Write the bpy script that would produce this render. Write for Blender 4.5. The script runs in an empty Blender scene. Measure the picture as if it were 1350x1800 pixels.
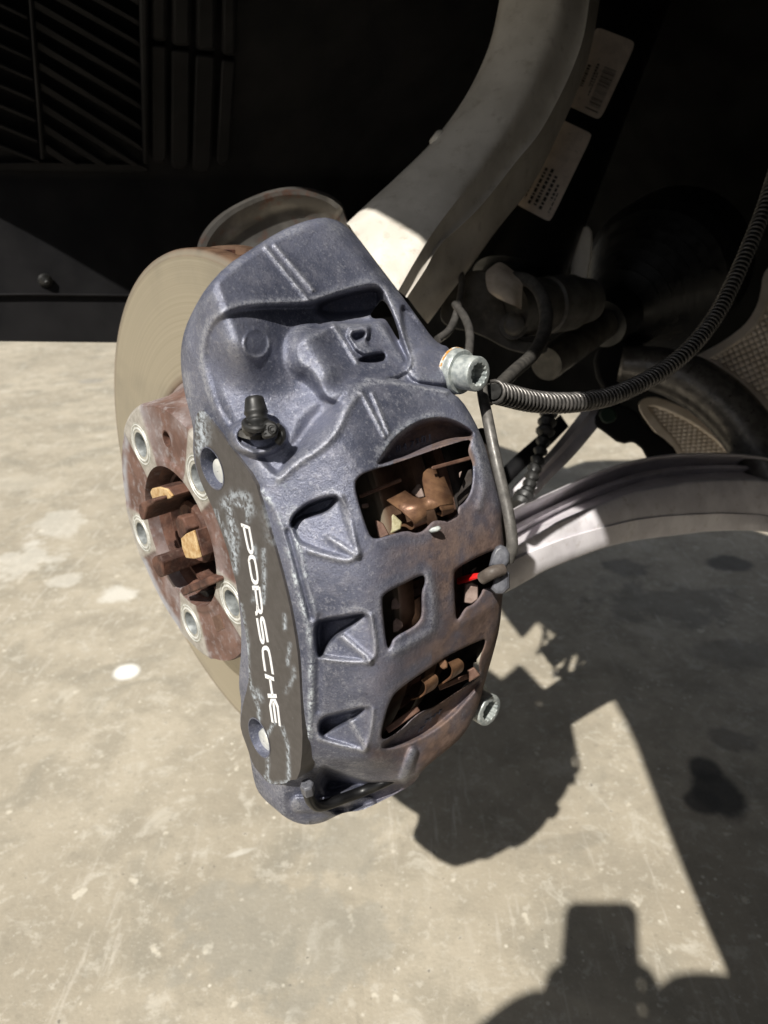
import bpy, bmesh, math, random
import numpy as np
from mathutils import Vector
random.seed(7); rng = np.random.default_rng(7)
S = bpy.context.scene
COL = S.collection
R_ = math.radians

# ------------------------------------------------------------------ camera, light
PITCH = R_(25.27); CP, SP = math.cos(PITCH), math.sin(PITCH)
CAM_H = 0.70; FOC = 1250.0
SUN_CAM = np.array([415, 705, 1250.0]); SUN_CAM /= np.linalg.norm(SUN_CAM)      # direction the light travels (x right, y down, z forward)
def c2w(P):
    P = np.asarray(P, float); x, y, z = P[..., 0], P[..., 1], P[..., 2]
    return np.stack([x, z*CP - y*SP, -z*SP - y*CP], -1)/1000 + np.array([0, 0, CAM_H])
SUN_W = c2w(SUN_CAM*1000) - np.array([0, 0, CAM_H])
cam = bpy.data.cameras.new('camera'); camo = bpy.data.objects.new('camera', cam); COL.objects.link(camo)
camo.location = (0, 0, CAM_H); camo.rotation_euler = (math.pi/2 - PITCH, 0, 0)
cam.sensor_fit = 'VERTICAL'; cam.sensor_height = 36; cam.lens = 36*FOC/1800
cam.clip_start = 0.01; cam.clip_end = 300
cam.dof.use_dof = True; cam.dof.focus_distance = 0.37; cam.dof.aperture_fstop = 11
S.camera = camo
w = bpy.data.worlds.new('World'); S.world = w; w.use_nodes = True
nt = w.node_tree; bg = nt.nodes['Background']; sky = nt.nodes.new('ShaderNodeTexSky')
sky.sky_type = 'NISHITA'; sky.sun_disc = False
tosun = -SUN_W; ELEV = math.asin(tosun[2]); AZ = math.atan2(tosun[0], tosun[1])
sky.sun_elevation = ELEV; sky.sun_rotation = AZ
sky.dust_density = 1.5
hsv = nt.nodes.new('ShaderNodeHueSaturation'); hsv.inputs['Saturation'].default_value = 0.35
nt.links.new(sky.outputs[0], hsv.inputs['Color']); nt.links.new(hsv.outputs[0], bg.inputs[0]); bg.inputs[1].default_value = 0.05
sl = bpy.data.lights.new('sun', 'SUN'); so = bpy.data.objects.new('sun', sl); COL.objects.link(so)
sl.energy = 5.0; sl.angle = R_(0.75); sl.color = (1, 0.958, 0.885)
so.rotation_euler = Vector(SUN_W).to_track_quat('-Z', 'Y').to_euler(); so.location = (-1, -2, 4)
S.view_settings.view_transform = 'Standard'; S.view_settings.look = 'None'; S.view_settings.exposure = 0.32
S.render.engine = 'CYCLES'; S.cycles.use_denoising = True; S.cycles.max_bounces = 8

# ------------------------------------------------------------------ wheel frame (mm, camera axes)
NV = np.array([-0.74873947, 0.28296764, -0.59943183]); NV /= np.linalg.norm(NV)
UPV = np.array([0, -CP, -SP]); HV = np.cross(UPV, NV); HV /= np.linalg.norm(HV); UPV = np.cross(NV, HV)
C0 = np.array([-131.01, 16.23, 454.05]) - NV*33.5        # centre of the disc's outboard face
def wf(h, u, a): return C0 + np.multiply.outer(h, HV) + np.multiply.outer(u, UPV) + np.multiply.outer(a, NV)
def pol(r, deg, a): return wf(r*np.cos(np.radians(deg)), r*np.sin(np.radians(deg)), a)
def ray(px, py):
    px = np.asarray(px, float); py = np.asarray(py, float)
    return np.stack([(px-675)/FOC, (py-900)/FOC, np.ones_like(px)], -1)
def at(px, py, z): return ray(px, py)*np.asarray(z, float)[..., None]
def on_plane(px, py, a):
    v = ray(px, py); return v*((C0 @ NV + a)/(v @ NV))[..., None]
def on_cyl(px, py, Rc, far=False):
    v = ray(px, py); o = -C0; vh, vu = v @ HV, v @ UPV; oh, ou = o @ HV, o @ UPV
    A = vh*vh+vu*vu; B = 2*(vh*oh+vu*ou); Cc = oh*oh+ou*ou-Rc*Rc; D = np.maximum(B*B-4*A*Cc, 0)
    t = (-B + (1 if far else -1)*np.sqrt(D))/(2*A); return v*t[..., None]

# ------------------------------------------------------------------ object helpers
ORG = {}
def setp(o, label=None, cat=None, group=None, kind=None):
    if label: o['label'] = label
    if cat: o['category'] = cat
    if group: o['group'] = group
    if kind: o['kind'] = kind
    return o
def thing(name, label, cat, loc_cam, group=None):
    o = bpy.data.objects.new(name, None); COL.objects.link(o); o.empty_display_size = 0.02
    L = c2w(loc_cam); o.location = L; ORG[o.name] = L; return setp(o, label, cat, group)
class MB:
    def __init__(s): s.v = []; s.f = []; s.n = 0; s.cam = True
    def add(s, V, F):
        V = np.asarray(V, float).reshape(-1, 3); s.v.append(V); b = s.n
        s.f += [tuple(int(i)+b for i in f) for f in F]; s.n += len(V); return b
    def grid(s, G, closeu=False, closev=False):
        G = np.asarray(G); m, n = G.shape[:2]; F = []
        for i in range(m if closeu else m-1):
            for j in range(n if closev else n-1):
                i2, j2 = (i+1) % m, (j+1) % n
                F.append((i*n+j, i2*n+j, i2*n+j2, i*n+j2))
        return s.add(G, F)
    def tube(s, P, r, seg=12, caps=True, res=0):
        P = np.asarray(P, float)
        if res: P = spline(P, res)
        n = len(P); r = np.full(n, r, float) if np.isscalar(r) else np.interp(np.linspace(0, 1, n), np.linspace(0, 1, len(r)), r)
        T = np.gradient(P, axis=0); T /= np.linalg.norm(T, axis=1)[:, None]+1e-9
        u = np.cross(T[0], [0.3, 0.5, 0.81]); u /= np.linalg.norm(u); rings = []
        for i in range(n):
            u = u - T[i]*(u @ T[i]); u /= np.linalg.norm(u); w_ = np.cross(T[i], u)
            a = np.linspace(0, 2*np.pi, seg, endpoint=False)
            rings.append(P[i] + r[i]*(np.cos(a)[:, None]*u + np.sin(a)[:, None]*w_))
        b = s.grid(rings, closev=True)
        if caps:
            s.f.append(tuple(b+i for i in range(seg))[::-1]); s.f.append(tuple(b+(n-1)*seg+i for i in range(seg)))
    def lathe(s, O, ax, prof, seg=32, teeth=None, a0=0, a1=2*np.pi):
        O = np.asarray(O, float); ax = np.asarray(ax, float)/np.linalg.norm(ax)
        u = np.cross(ax, [0.31, 0.5, 0.81]); u /= np.linalg.norm(u); w_ = np.cross(ax, u)
        full = abs(a1-a0-2*np.pi) < 1e-6
        a = np.linspace(a0, a1, seg, endpoint=not full); G = []
        for k, (r, d) in enumerate(prof):
            rr = r*np.ones(len(a))
            if teeth and k in teeth: rr = r*(1+teeth[k][1]*np.sign(np.cos(a*teeth[k][0]))*np.abs(np.cos(a*teeth[k][0]))**.6)
            G.append(O + ax*d + rr[:, None]*(np.cos(a)[:, None]*u + np.sin(a)[:, None]*w_))
        s.grid(G, closev=full)
    def prism(s, poly, vec, scale=1.0):
        P = np.asarray(poly, float); n = len(P); c = P.mean(0); Q = c+(P-c)*scale + np.asarray(vec)
        F = [tuple(range(n)), tuple(range(2*n-1, n-1, -1))] + [(i, n+i, n+(i+1) % n, (i+1) % n) for i in range(n)]
        s.add(np.vstack([P, Q]), F)
    def build(s, name, mat, parent=None, smooth=True, bevel=0, fix=True, auto=35, sub=0):
        V = c2w(np.vstack(s.v)) if s.cam else np.vstack(s.v)
        org = np.zeros(3); p = parent
        if p is not None:
            org = ORG[p.name]
        me = bpy.data.meshes.new(name); me.from_pydata((V-org).tolist(), [], s.f)
        if fix:
            bm = bmesh.new(); bm.from_mesh(me); bmesh.ops.recalc_face_normals(bm, faces=bm.faces); bm.to_mesh(me); bm.free()
        o = bpy.data.objects.new(name, me); COL.objects.link(o); ORG[o.name] = org
        if parent is not None: o.parent = parent
        me.materials.append(mat)
        if smooth:
            me.shade_smooth()
            if auto: me.set_sharp_from_angle(angle=R_(auto))
        if bevel:
            b = o.modifiers.new('bevel', 'BEVEL'); b.width = bevel/1000; b.segments = 2; b.limit_method = 'ANGLE'; b.angle_limit = R_(30)
        if sub:
            b = o.modifiers.new('sub', 'SUBSURF'); b.levels = sub; b.render_levels = sub
        return o
def spline(P, k):
    P = np.asarray(P, float); Q = np.vstack([2*P[0]-P[1], P, 2*P[-1]-P[-2]]); out = []
    for i in range(1, len(Q)-2):
        for t in np.linspace(0, 1, k, endpoint=False):
            a, b, c, d = Q[i-1], Q[i], Q[i+1], Q[i+2]
            out.append(.5*((2*b)+(c-a)*t+(2*a-5*b+4*c-d)*t*t+(3*b-a-3*c+d)*t**3))
    return np.array(out+[P[-1]])
def chaikin(P, n=2, closed=True):
    P = np.asarray(P, float)
    for _ in range(n):
        Q = np.roll(P, -1, 0) if closed else P[1:]
        A = P if closed else P[:-1]
        N = np.stack([.75*A+.25*Q, .25*A+.75*Q], 1).reshape(-1, P.shape[1])
        P = N if closed else np.vstack([P[:1], N, P[-1:]])
    return P

# ------------------------------------------------------------------ materials
class NB:
    def __init__(s, name):
        s.m = bpy.data.materials.new(name); s.m.use_nodes = True; s.t = s.m.node_tree; s.b = s.t.nodes['Principled BSDF']
        s.co = s.t.nodes.new('ShaderNodeTexCoord').outputs['Object']; s.geo = s.t.nodes.new('ShaderNodeNewGeometry')
    def lk(s, a, b):
        if hasattr(a, 'is_output') or isinstance(a, bpy.types.NodeSocket): s.t.links.new(a, b)
        else: b.default_value = a
    def noise(s, scale, detail=4, rough=.55, vec=None, stretch=None, dist=0):
        n = s.t.nodes.new('ShaderNodeTexNoise'); n.inputs['Scale'].default_value = scale; n.inputs['Detail'].default_value = detail
        n.inputs['Roughness'].default_value = rough; n.inputs['Distortion'].default_value = dist
        v = vec if vec is not None else s.co
        if stretch: 
            mp = s.t.nodes.new('ShaderNodeMapping'); s.lk(v, mp.inputs[0]); mp.inputs['Scale'].default_value = stretch[0]; mp.inputs['Rotation'].default_value = stretch[1]; v = mp.outputs[0]
        s.lk(v, n.inputs['Vector']); return n.outputs['Fac']
    def vor(s, scale, feature='F1', out='Distance', vec=None):
        n = s.t.nodes.new('ShaderNodeTexVoronoi'); n.inputs['Scale'].default_value = scale; n.feature = feature
        s.lk(vec if vec is not None else s.co, n.inputs['Vector']); return n.outputs[out]
    def ramp(s, x, a, b, lo=0.0, hi=1.0):
        n = s.t.nodes.new('ShaderNodeMapRange'); n.interpolation_type = 'SMOOTHSTEP'; s.lk(x, n.inputs[0])
        for i, v in enumerate((a, b, lo, hi)): n.inputs[i+1].default_value = v
        return n.outputs[0]
    def math(s, op, a, b=0.0):
        n = s.t.nodes.new('ShaderNodeMath'); n.operation = op; s.lk(a, n.inputs[0]); s.lk(b, n.inputs[1]); return n.outputs[0]
    def mix(s, f, a, b):
        n = s.t.nodes.new('ShaderNodeMix'); n.data_type = 'RGBA'; s.lk(f, n.inputs[0])
        s.lk(a if not isinstance(a, tuple) else (*a, 1), n.inputs[6]); s.lk(b if not isinstance(b, tuple) else (*b, 1), n.inputs[7]); return n.outputs[2]
    def attr(s, name):
        n = s.t.nodes.new('ShaderNodeAttribute'); n.attribute_name = name
        sp = s.t.nodes.new('ShaderNodeSeparateColor'); s.t.links.new(n.outputs['Color'], sp.inputs[0]); return sp.outputs
    def bump(s, h, strength=.3, dist=.001):
        n = s.t.nodes.new('ShaderNodeBump'); n.inputs['Strength'].default_value = strength; n.inputs['Distance'].default_value = dist
        s.lk(h, n.inputs['Height']); s.t.links.new(n.outputs[0], s.b.inputs['Normal'])
    def out(s, col, rough=.5, metal=0.0, spec=None):
        s.lk(col if not isinstance(col, tuple) else (*col, 1), s.b.inputs['Base Color']); s.lk(rough, s.b.inputs['Roughness']); s.lk(metal, s.b.inputs['Metallic'])
        if spec is not None: s.b.inputs['Specular IOR Level'].default_value = spec
        return s.m
def basic(name, c1, c2, rough=.5, metal=0.0, scale=60, bump=.2, bscale=300, bd=.0004, spec=None, lo=.35, hi=.65, dust=None):
    b = NB(name); col = b.mix(b.ramp(b.noise(scale, 6), lo, hi), c1, c2)
    if dust: col = b.mix(b.ramp(b.noise(scale*2.7, 8, .7), .52, .72, 0, dust[1]), col, dust[0])
    if bump: b.bump(b.noise(bscale, 5, .6), bump, bd)
    return b.out(col, b.ramp(b.noise(scale*1.7, 4), .3, .7, max(rough-.1, .05), min(rough+.12, 1)), metal, spec)
M = {}
M['black_plastic'] = basic('black_plastic', (.0065, .0065, .0073), (.0125, .012, .0128), .6, 0, 14, .25, 900, .0004, spec=.18)
M['wall_black'] = basic('inner_wall_black', (.003, .003, .003), (.005, .005, .005), .9, 0, 14, .25, 900, .0004, spec=.1)  # shade put into the colour: near black despite light bounced off the floor
M['rubber'] = basic('rubber', (.009, .009, .0088), (.018, .0175, .0165), .45, 0, 120, .2, 900, .0002)
M['hose_rubber'] = basic('hose_rubber', (.035, .033, .03), (.07, .065, .058), .6, 0, 160, .2, 900, .0002, dust=((.2, .18, .15), .3))
M['rust'] = basic('rust', (.045, .019, .013), (.125, .058, .038), .75, .1, 90, .5, 500, .0006, dust=((.22, .16, .13), .35))
M['raw_edge'] = basic('raw_edge', (.42, .25, .10), (.62, .45, .24), .5, .15, 260, .6, 400, .0007)
M['zinc'] = basic('zinc', (.26, .29, .29), (.48, .51, .49), .48, .35, 260, .35, 700, .0004, dust=((.5, .49, .44), .5))
M['seat_zinc'] = basic('seat_zinc', (.27, .26, .22), (.42, .41, .36), .5, .2, 200, .2, 700, .0002, dust=((.5, .5, .46), .5))
M['seat_ring'] = basic('seat_ring', (.5, .51, .49), (.66, .66, .62), .45, .2, 200, .1)
M['seat_hole'] = basic('seat_hole', (.16, .17, .17), (.32, .34, .34), .5, .4, 160, .2)
M['alu'] = basic('cast_aluminium', (.56, .52, .455), (.68, .635, .565), .42, .1, 30, .35, 500, .0004, dust=((.33, .28, .22), .5))
M['alu2'] = basic('forged_aluminium', (.66, .63, .66), (.80, .77, .80), .46, .05, 40, .25, 500, .0003, dust=((.35, .30, .25), .4))
M['dark_alu'] = basic('dark_alloy', (.05, .047, .042), (.10, .095, .086), .5, .2, 60, .3, 500, .0004, dust=((.2, .17, .14), .4))
M['steel_tube'] = basic('steel_tube', (.10, .095, .09), (.17, .16, .15), .36, .55, 120, .15, 700, .0002)
M['grey_tube'] = basic('grey_tube', (.095, .09, .083), (.15, .142, .132), .42, .25, 200, .15, 900, .0002, dust=((.25, .23, .21), .5))
M['copper'] = basic('spring_bronze', (.15, .078, .046), (.27, .15, .082), .42, .45, 110, .25, 600, .0003, dust=((.12, .06, .045), .7))
M['brown_metal'] = basic('rusty_brown_metal', (.12, .066, .048), (.20, .115, .083), .5, .35, 120, .3, 600, .0003, dust=((.30, .22, .17), .4))
M['pad'] = basic('pad_dust', (.012, .009, .008), (.035, .026, .021), .8, 0, 120, .5, 500, .0005)
M['nub'] = basic('pad_nub', (.17, .12, .10), (.28, .21, .18), .7, 0, 200, .3)
M['yellow_plate'] = basic('yellowed_backing_plate', (.28, .25, .13), (.45, .42, .28), .5, .1, 150, .4, 500, .0005, dust=((.1, .08, .05), .8))
M['red'] = basic('red_wire', (.60, .012, .012), (.70, .02, .02), .35, 0, 200, 0)
M['sleeve'] = basic('brown_sleeve', (.075, .06, .05), (.12, .10, .085), .65, 0, 200, .3)
M['clip'] = basic('grey_clip', (.075, .077, .09), (.13, .133, .15), .42, 0, 200, .25, 800, .0003, dust=((.25, .25, .28), .4))
M['label'] = basic('label_paper', (.66, .56, .48), (.78, .67, .58), .6, 0, 60, .5, 120, .001, dust=((.3, .24, .2), .5))
M['print'] = basic('label_print', (.035, .028, .025), (.06, .05, .045), .6, 0, 60, 0)
M['cloth'] = basic('cloth_tape', (.42, .35, .27), (.55, .47, .38), .85, 0, 80, .5, 800, .0006)
M['white'] = basic('white_lettering', (.80, .80, .80), (.84, .84, .84), .4, 0, 100, 0)
M['strut'] = basic('strut_black', (.003, .003, .0035), (.007, .007, .0075), .4, 0, 40, .1)
M['body_paint'] = basic('dark_body_paint', (.02, .02, .024), (.024, .024, .028), .25, .2, 10, 0)
M['skin'] = basic('skin', (.50, .33, .25), (.56, .38, .29), .5, 0, 40, .2)
M['shirt'] = basic('shirt', (.06, .07, .10), (.08, .09, .13), .85, 0, 40, .3)
M['jeans'] = basic('jeans', (.05, .06, .10), (.09, .10, .15), .9, 0, 40, .3)
M['hair'] = basic('hair', (.02, .014, .01), (.035, .025, .018), .6, 0, 60, .5)
M['phone'] = basic('phone_case', (.02, .02, .022), (.025, .025, .027), .4, 0, 40, 0)
M['green'] = basic('green_connector', (.004, .016, .009), (.006, .022, .012), .5, 0, 80, .2)
def embossed():
    b = NB('heat_shield_foil'); col = b.mix(b.ramp(b.noise(40, 5), .35, .65), (.68, .59, .49), (.82, .73, .63))
    b.bump(b.noise(500, 4), .2, .0003); return b.out(col, .38, .3)
M['foil'] = embossed()

def rotor_mat():
    b = NB('disc_steel'); 
    sx = b.t.nodes.new('ShaderNodeSeparateXYZ'); b.lk(b.co, sx.inputs[0])
    a = b.attr('mask')
    r = b.t.nodes.new('ShaderNodeCombineXYZ'); b.lk(b.math('MULTIPLY', a[0], 1.0), r.inputs[0])
    ringn = b.noise(55, 6, .75, vec=r.outputs[0])
    blot = b.noise(14, 5)
    col = b.mix(b.ramp(ringn, .3, .7), (.38, .335, .25), (.50, .45, .35))
    col = b.mix(b.ramp(blot, .45, .7, 0, .5), col, (.26, .235, .195))
    col = b.mix(a[1], col, b.mix(b.ramp(b.noise(60, 6), .35, .65), (.055, .030, .020), (.16, .098, .064)))
    b.bump(ringn, .25, .0003)
    return b.out(col, b.ramp(ringn, .3, .7, .34, .46), b.math('SUBTRACT', .6, b.math('MULTIPLY', a[1], .5)))
M['rotor'] = rotor_mat()
def hat_mat():
    b = NB('disc_hat_rust'); n1 = b.ramp(b.noise(26, 6, .6), .48, .66); n2 = b.ramp(b.noise(150, 7, .7), .5, .68)
    col = b.mix(b.ramp(b.noise(70, 5), .35, .65), (.105, .056, .043), (.165, .094, .074))
    col = b.mix(b.math('MULTIPLY', n1, .45), col, (.30, .27, .275)); col = b.mix(b.math('MULTIPLY', n2, .35), col, (.42, .42, .44))
    a = b.attr('mask'); col = b.mix(b.math('MULTIPLY', a[1], b.ramp(b.noise(38, 6, .65), .36, .55, .15, .9)), col, (.33, .335, .36)); col = b.mix(b.math('MULTIPLY', a[0], b.ramp(b.noise(45, 6, .65), .25, .5, .45, .95)), col, b.mix(b.ramp(b.noise(160, 6, .7), .35, .65), (.27, .25, .215), (.40, .375, .335)))
    b.bump(b.noise(400, 6, .65), .4, .0005); return b.out(col, .62, .1)
M['hat'] = hat_mat()
def plate_mat():
    b = NB('plate_taupe'); a = b.attr('mask')
    col = b.mix(b.ramp(b.noise(220, 5), .3, .7), (.056, .051, .050), (.073, .067, .066))
    fl = b.math('MULTIPLY', b.ramp(b.noise(330, 8, .72), .40, .60), a[0])
    sp = b.ramp(b.noise(420, 4, .6), .70, .76)
    fl = b.math('MAXIMUM', fl, b.math('MULTIPLY', sp, .25))
    col = b.mix(fl, col, (.46, .51, .56))
    b.bump(b.math('ADD', b.math('MULTIPLY', fl, 1.0), b.math('MULTIPLY', b.noise(700, 4), .25)), .5, .0005)
    return b.out(col, b.math('ADD', .42, b.math('MULTIPLY', fl, .3)), .1)
M['plate'] = plate_mat()
def paint_mat():
    b = NB('caliper_blue_grey'); a = b.attr('mask')              # R rust dust, G worn paint, B white corrosion
    big = b.ramp(b.noise(17, 5, .6), .36, .62); fine = b.noise(1150, 5, .7); med = b.noise(120, 8, .72); spk = b.noise(420, 8, .75)
    col = b.mix(big, (.082, .090, .130), (.168, .179, .242))
    col = b.mix(b.ramp(med, .45, .66, 0, .6), col, (.215, .218, .265))
    col = b.mix(b.ramp(spk, .53, .66, 0, .75), col, (.33, .335, .385))
    col = b.mix(b.ramp(fine, .56, .70, 0, .6), col, (.38, .39, .44))
    col = b.mix(b.ramp(fine, .45, .30, 0, .7), col, (.040, .042, .062))
    col = b.mix(b.ramp(spk, .42, .30, 0, .6), col, (.050, .053, .078))
    wear = b.math('MULTIPLY', a[1], b.ramp(b.math('ADD', b.math('MULTIPLY', fine, .5), b.math('MULTIPLY', spk, .5)), .40, .56, .05, .95)); col = b.mix(wear, col, (.47, .48, .53))
    rust = b.math('MULTIPLY', a[0], b.ramp(b.noise(60, 6, .6), .25, .6, .45, 1)); col = b.mix(rust, col, b.mix(b.ramp(med, .35, .65), (.100, .060, .044), (.195, .130, .102)))
    cor = b.math('MULTIPLY', a[2], b.ramp(b.noise(620, 6, .7), .46, .54)); col = b.mix(cor, col, (.55, .60, .63))
    h = b.math('ADD', b.math('MULTIPLY', fine, .7), b.math('MULTIPLY', spk, 1.3)); h = b.math('ADD', h, b.math('MULTIPLY', cor, .9)); h = b.math('ADD', h, b.math('MULTIPLY', b.noise(150, 4), .5))
    b.bump(h, .42, .0011)
    return b.out(col, b.math('ADD', b.ramp(spk, .3, .7, .46, .36), b.math('MULTIPLY', b.math('MAXIMUM', cor, rust), .35)), b.math('SUBTRACT', .42, b.math('MULTIPLY', b.math('MAXIMUM', cor, rust), .4)))
M['paint'] = paint_mat()
def concrete_mat():
    b = NB('concrete'); sx = b.t.nodes.new('ShaderNodeSeparateXYZ'); P = b.geo.outputs['Position']
    def blob(cx, cy, rx, ry, rot=0.0, k=.5, sharp=.25, sc=18):
        mp = b.t.nodes.new('ShaderNodeMapping'); mp.vector_type = 'TEXTURE'; b.lk(P, mp.inputs[0])
        mp.inputs['Location'].default_value = (cx, cy, 0); mp.inputs['Rotation'].default_value = (0, 0, rot); mp.inputs['Scale'].default_value = (rx, ry, 1)
        l = b.t.nodes.new('ShaderNodeVectorMath'); l.operation = 'LENGTH'; b.lk(mp.outputs[0], l.inputs[0])
        d = b.math('ADD', l.outputs['Value'], b.math('MULTIPLY', b.math('SUBTRACT', b.noise(sc, 6, .65, vec=P), .5), k*2))
        return b.ramp(d, 1+sharp, 1-sharp)
    n1 = b.noise(3.2, 6, .6, vec=P); n2 = b.noise(14, 7, .65, vec=P); n3 = b.noise(75, 6, .65, vec=P); n4 = b.noise(38, 3, .5, vec=P)
    col = b.mix(b.ramp(n1, .35, .65), (.340, .300, .232), (.440, .392, .308))
    col = b.mix(b.ramp(n2, .40, .66, 0, .7), col, (.276, .248, .194))
    col = b.mix(b.ramp(b.noise(7, 5, .6, vec=P, dist=.8), .52, .68, 0, .6), col, (.252, .233, .187))
    col = b.mix(b.ramp(b.noise(21, 8, .7, vec=P, dist=.6), .54, .66, 0, .55), col, (.53, .495, .42))
    col = b.mix(b.ramp(n3, .54, .66, 0, .45), col, (.55, .515, .44))
    col = b.mix(b.ramp(n3, .44, .30, 0, .35), col, (.205, .185, .145))
    nf = b.noise(260, 5, .7, vec=P); col = b.mix(b.ramp(nf, .56, .70, 0, .35), col, (.56, .52, .43)); col = b.mix(b.ramp(nf, .42, .3, 0, .25), col, (.18, .16, .13))
    col = b.mix(b.ramp(n4, .66, .72, 0, .75), col, (.60, .555, .46))                      # pale aggregate
    v = b.vor(60, vec=P); col = b.mix(b.math('MULTIPLY', b.ramp(v, .16, .06), b.ramp(b.noise(9, 3, vec=P), .48, .6)), col, (.62, .58, .49))
    v = b.vor(150, vec=P); col = b.mix(b.math('MULTIPLY', b.ramp(v, .13, .05), b.ramp(b.noise(17, 3, vec=P), .56, .66)), col, (.68, .65, .58))
    col = b.mix(b.math('MULTIPLY', b.ramp(b.noise(150, 2, .5, vec=P), .70, .75), .8), col, (.16, .145, .12))
    st = b.noise(26, 4, .6, vec=P, stretch=((3.2, .35, 1), (0, 0, -.5)))                   # scrape streaks
    col = b.mix(b.math('MULTIPLY', b.ramp(st, .56, .70), b.ramp(b.noise(2.2, 3, vec=P), .42, .62, .0, .75)), col, (.52, .48, .41))
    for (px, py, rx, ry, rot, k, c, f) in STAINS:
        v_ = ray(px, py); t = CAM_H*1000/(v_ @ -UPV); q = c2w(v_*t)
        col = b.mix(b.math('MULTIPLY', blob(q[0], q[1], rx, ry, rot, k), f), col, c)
    b.bump(b.math('ADD', b.math('MULTIPLY', n3, .5), b.math('ADD', b.noise(230, 5, .6, vec=P), b.math('MULTIPLY', n2, 1.2))), .35, .0016)
    return b.out(col, b.ramp(n2, .3, .7, .5, .75), 0, .4)
WH = (.66, .64, .58)
STAINS = [  # pixel centre, half axes (m), rotation, raggedness, colour, strength
    (222, 1181, .020, .019, 0, .22, (.75, .74, .70), 1.0), (208, 1044, .030, .026, .35, 1.3, WH, .7), (120, 1022, .03, .025, .2, 1.8, WH, .4),
    (100, 925, .05, .07, .1, 2.0, WH, .35), (40, 985, .06, .07, 0, 2.0, WH, .4), (30, 850, .10, .05, 0, 1.4, (.5, .46, .38), .35), (160, 670, .05, .03, 0, .5, (.25, .24, .22), .5),
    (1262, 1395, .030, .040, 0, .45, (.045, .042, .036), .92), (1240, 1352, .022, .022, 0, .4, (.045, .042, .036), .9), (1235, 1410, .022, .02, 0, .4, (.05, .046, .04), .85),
    (1281, 991, .045, .033, 0, .5, (.07, .066, .06), .8), (1098, 998, .04, .035, 0, 1.0, (.09, .085, .075), .6), (1290, 1300, .03, .022, 0, 1.3, (.09, .085, .075), .5),
    (1180, 1060, .12, .06, 0, 1.8, (.14, .13, .11), .5), (1300, 1150, .08, .04, 0, .8, (.13, .12, .1), .5), (960, 840, .1, .05, 0, .8, (.24, .22, .18), .5),
    (1000, 1480, .05, .012, .2, .6, (.2, .185, .15), .35), (600, 1490, .06, .035, .6, 1.6, (.24, .23, .195), .4), (425, 1498, .016, .004, .35, 1.2, WH, .4), (500, 1640, .10, .06, 0, 1.9, (.26, .25, .215), .4)]
M['concrete'] = concrete_mat()

# ------------------------------------------------------------------ setting
m = MB(); m.cam = False
m.grid([[(x, y, 0) for y in (-60, -3, -1, 0, 1, 2, 4, 10, 80)] for x in (-70, -4, -1.5, -.5, 0, .5, 1.5, 4, 70)])
floor = m.build('floor', M['concrete'], smooth=False); setp(floor, kind='structure')

# ------------------------------------------------------------------ caliper casting: traced outline, real depths
def Z1(*p): return [(300+x/2.25, 360+y/2.25) for x, y in p]
def Z2(*p): return [(400+x/2.4545, 800+y/2.4545) for x, y in p]
def Z5(*p): return [(420+x/3.97, 1240+y/3.97) for x, y in p]
def A1(*p): return [(600+x/4.5, 720+y/4.5) for x, y in p]
def A2(*p): return [(640+x/4.5, 940+y/4.5) for x, y in p]
def K6(*p): return [(500+x/5.294, 840+y/5.294) for x, y in p]
def sdf(poly, X, Y):
    P = np.asarray(poly, float); d = np.full(X.shape, 1e9); ins = np.zeros(X.shape, bool)
    for (x0, y0), (x1, y1) in zip(P, np.roll(P, -1, 0)):
        ex, ey = x1-x0, y1-y0; t = np.clip(((X-x0)*ex+(Y-y0)*ey)/(ex*ex+ey*ey+1e-9), 0, 1)
        d = np.minimum(d, (X-x0-t*ex)**2+(Y-y0-t*ey)**2)
        c = ((y0 <= Y) & (y1 > Y)) | ((y1 <= Y) & (y0 > Y)); xi = x0+(Y-y0)/(ey if abs(ey) > 1e-9 else 1e-9)*ex
        ins ^= c & (X < xi)
    return np.where(ins, -1, 1)*np.sqrt(d)
def dline(pts, X, Y):
    P = np.asarray(pts, float); d = np.full(X.shape, 1e9)
    for (x0, y0), (x1, y1) in zip(P[:-1], P[1:]):
        ex, ey = x1-x0, y1-y0; t = np.clip(((X-x0)*ex+(Y-y0)*ey)/(ex*ex+ey*ey+1e-9), 0, 1)
        d = np.minimum(d, (X-x0-t*ex)**2+(Y-y0-t*ey)**2)
    return np.sqrt(d)
def ell(c, rx, ry, rot, n=28):
    a = np.linspace(0, 2*np.pi, n, endpoint=False); x, y = rx*np.cos(a), ry*np.sin(a); return np.stack([c[0]+x*np.cos(rot)-y*np.sin(rot), c[1]+x*np.sin(rot)+y*np.cos(rot)], 1)
def ss(t): t = np.clip(t, 0, 1); return t*t*(3-2*t)
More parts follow.
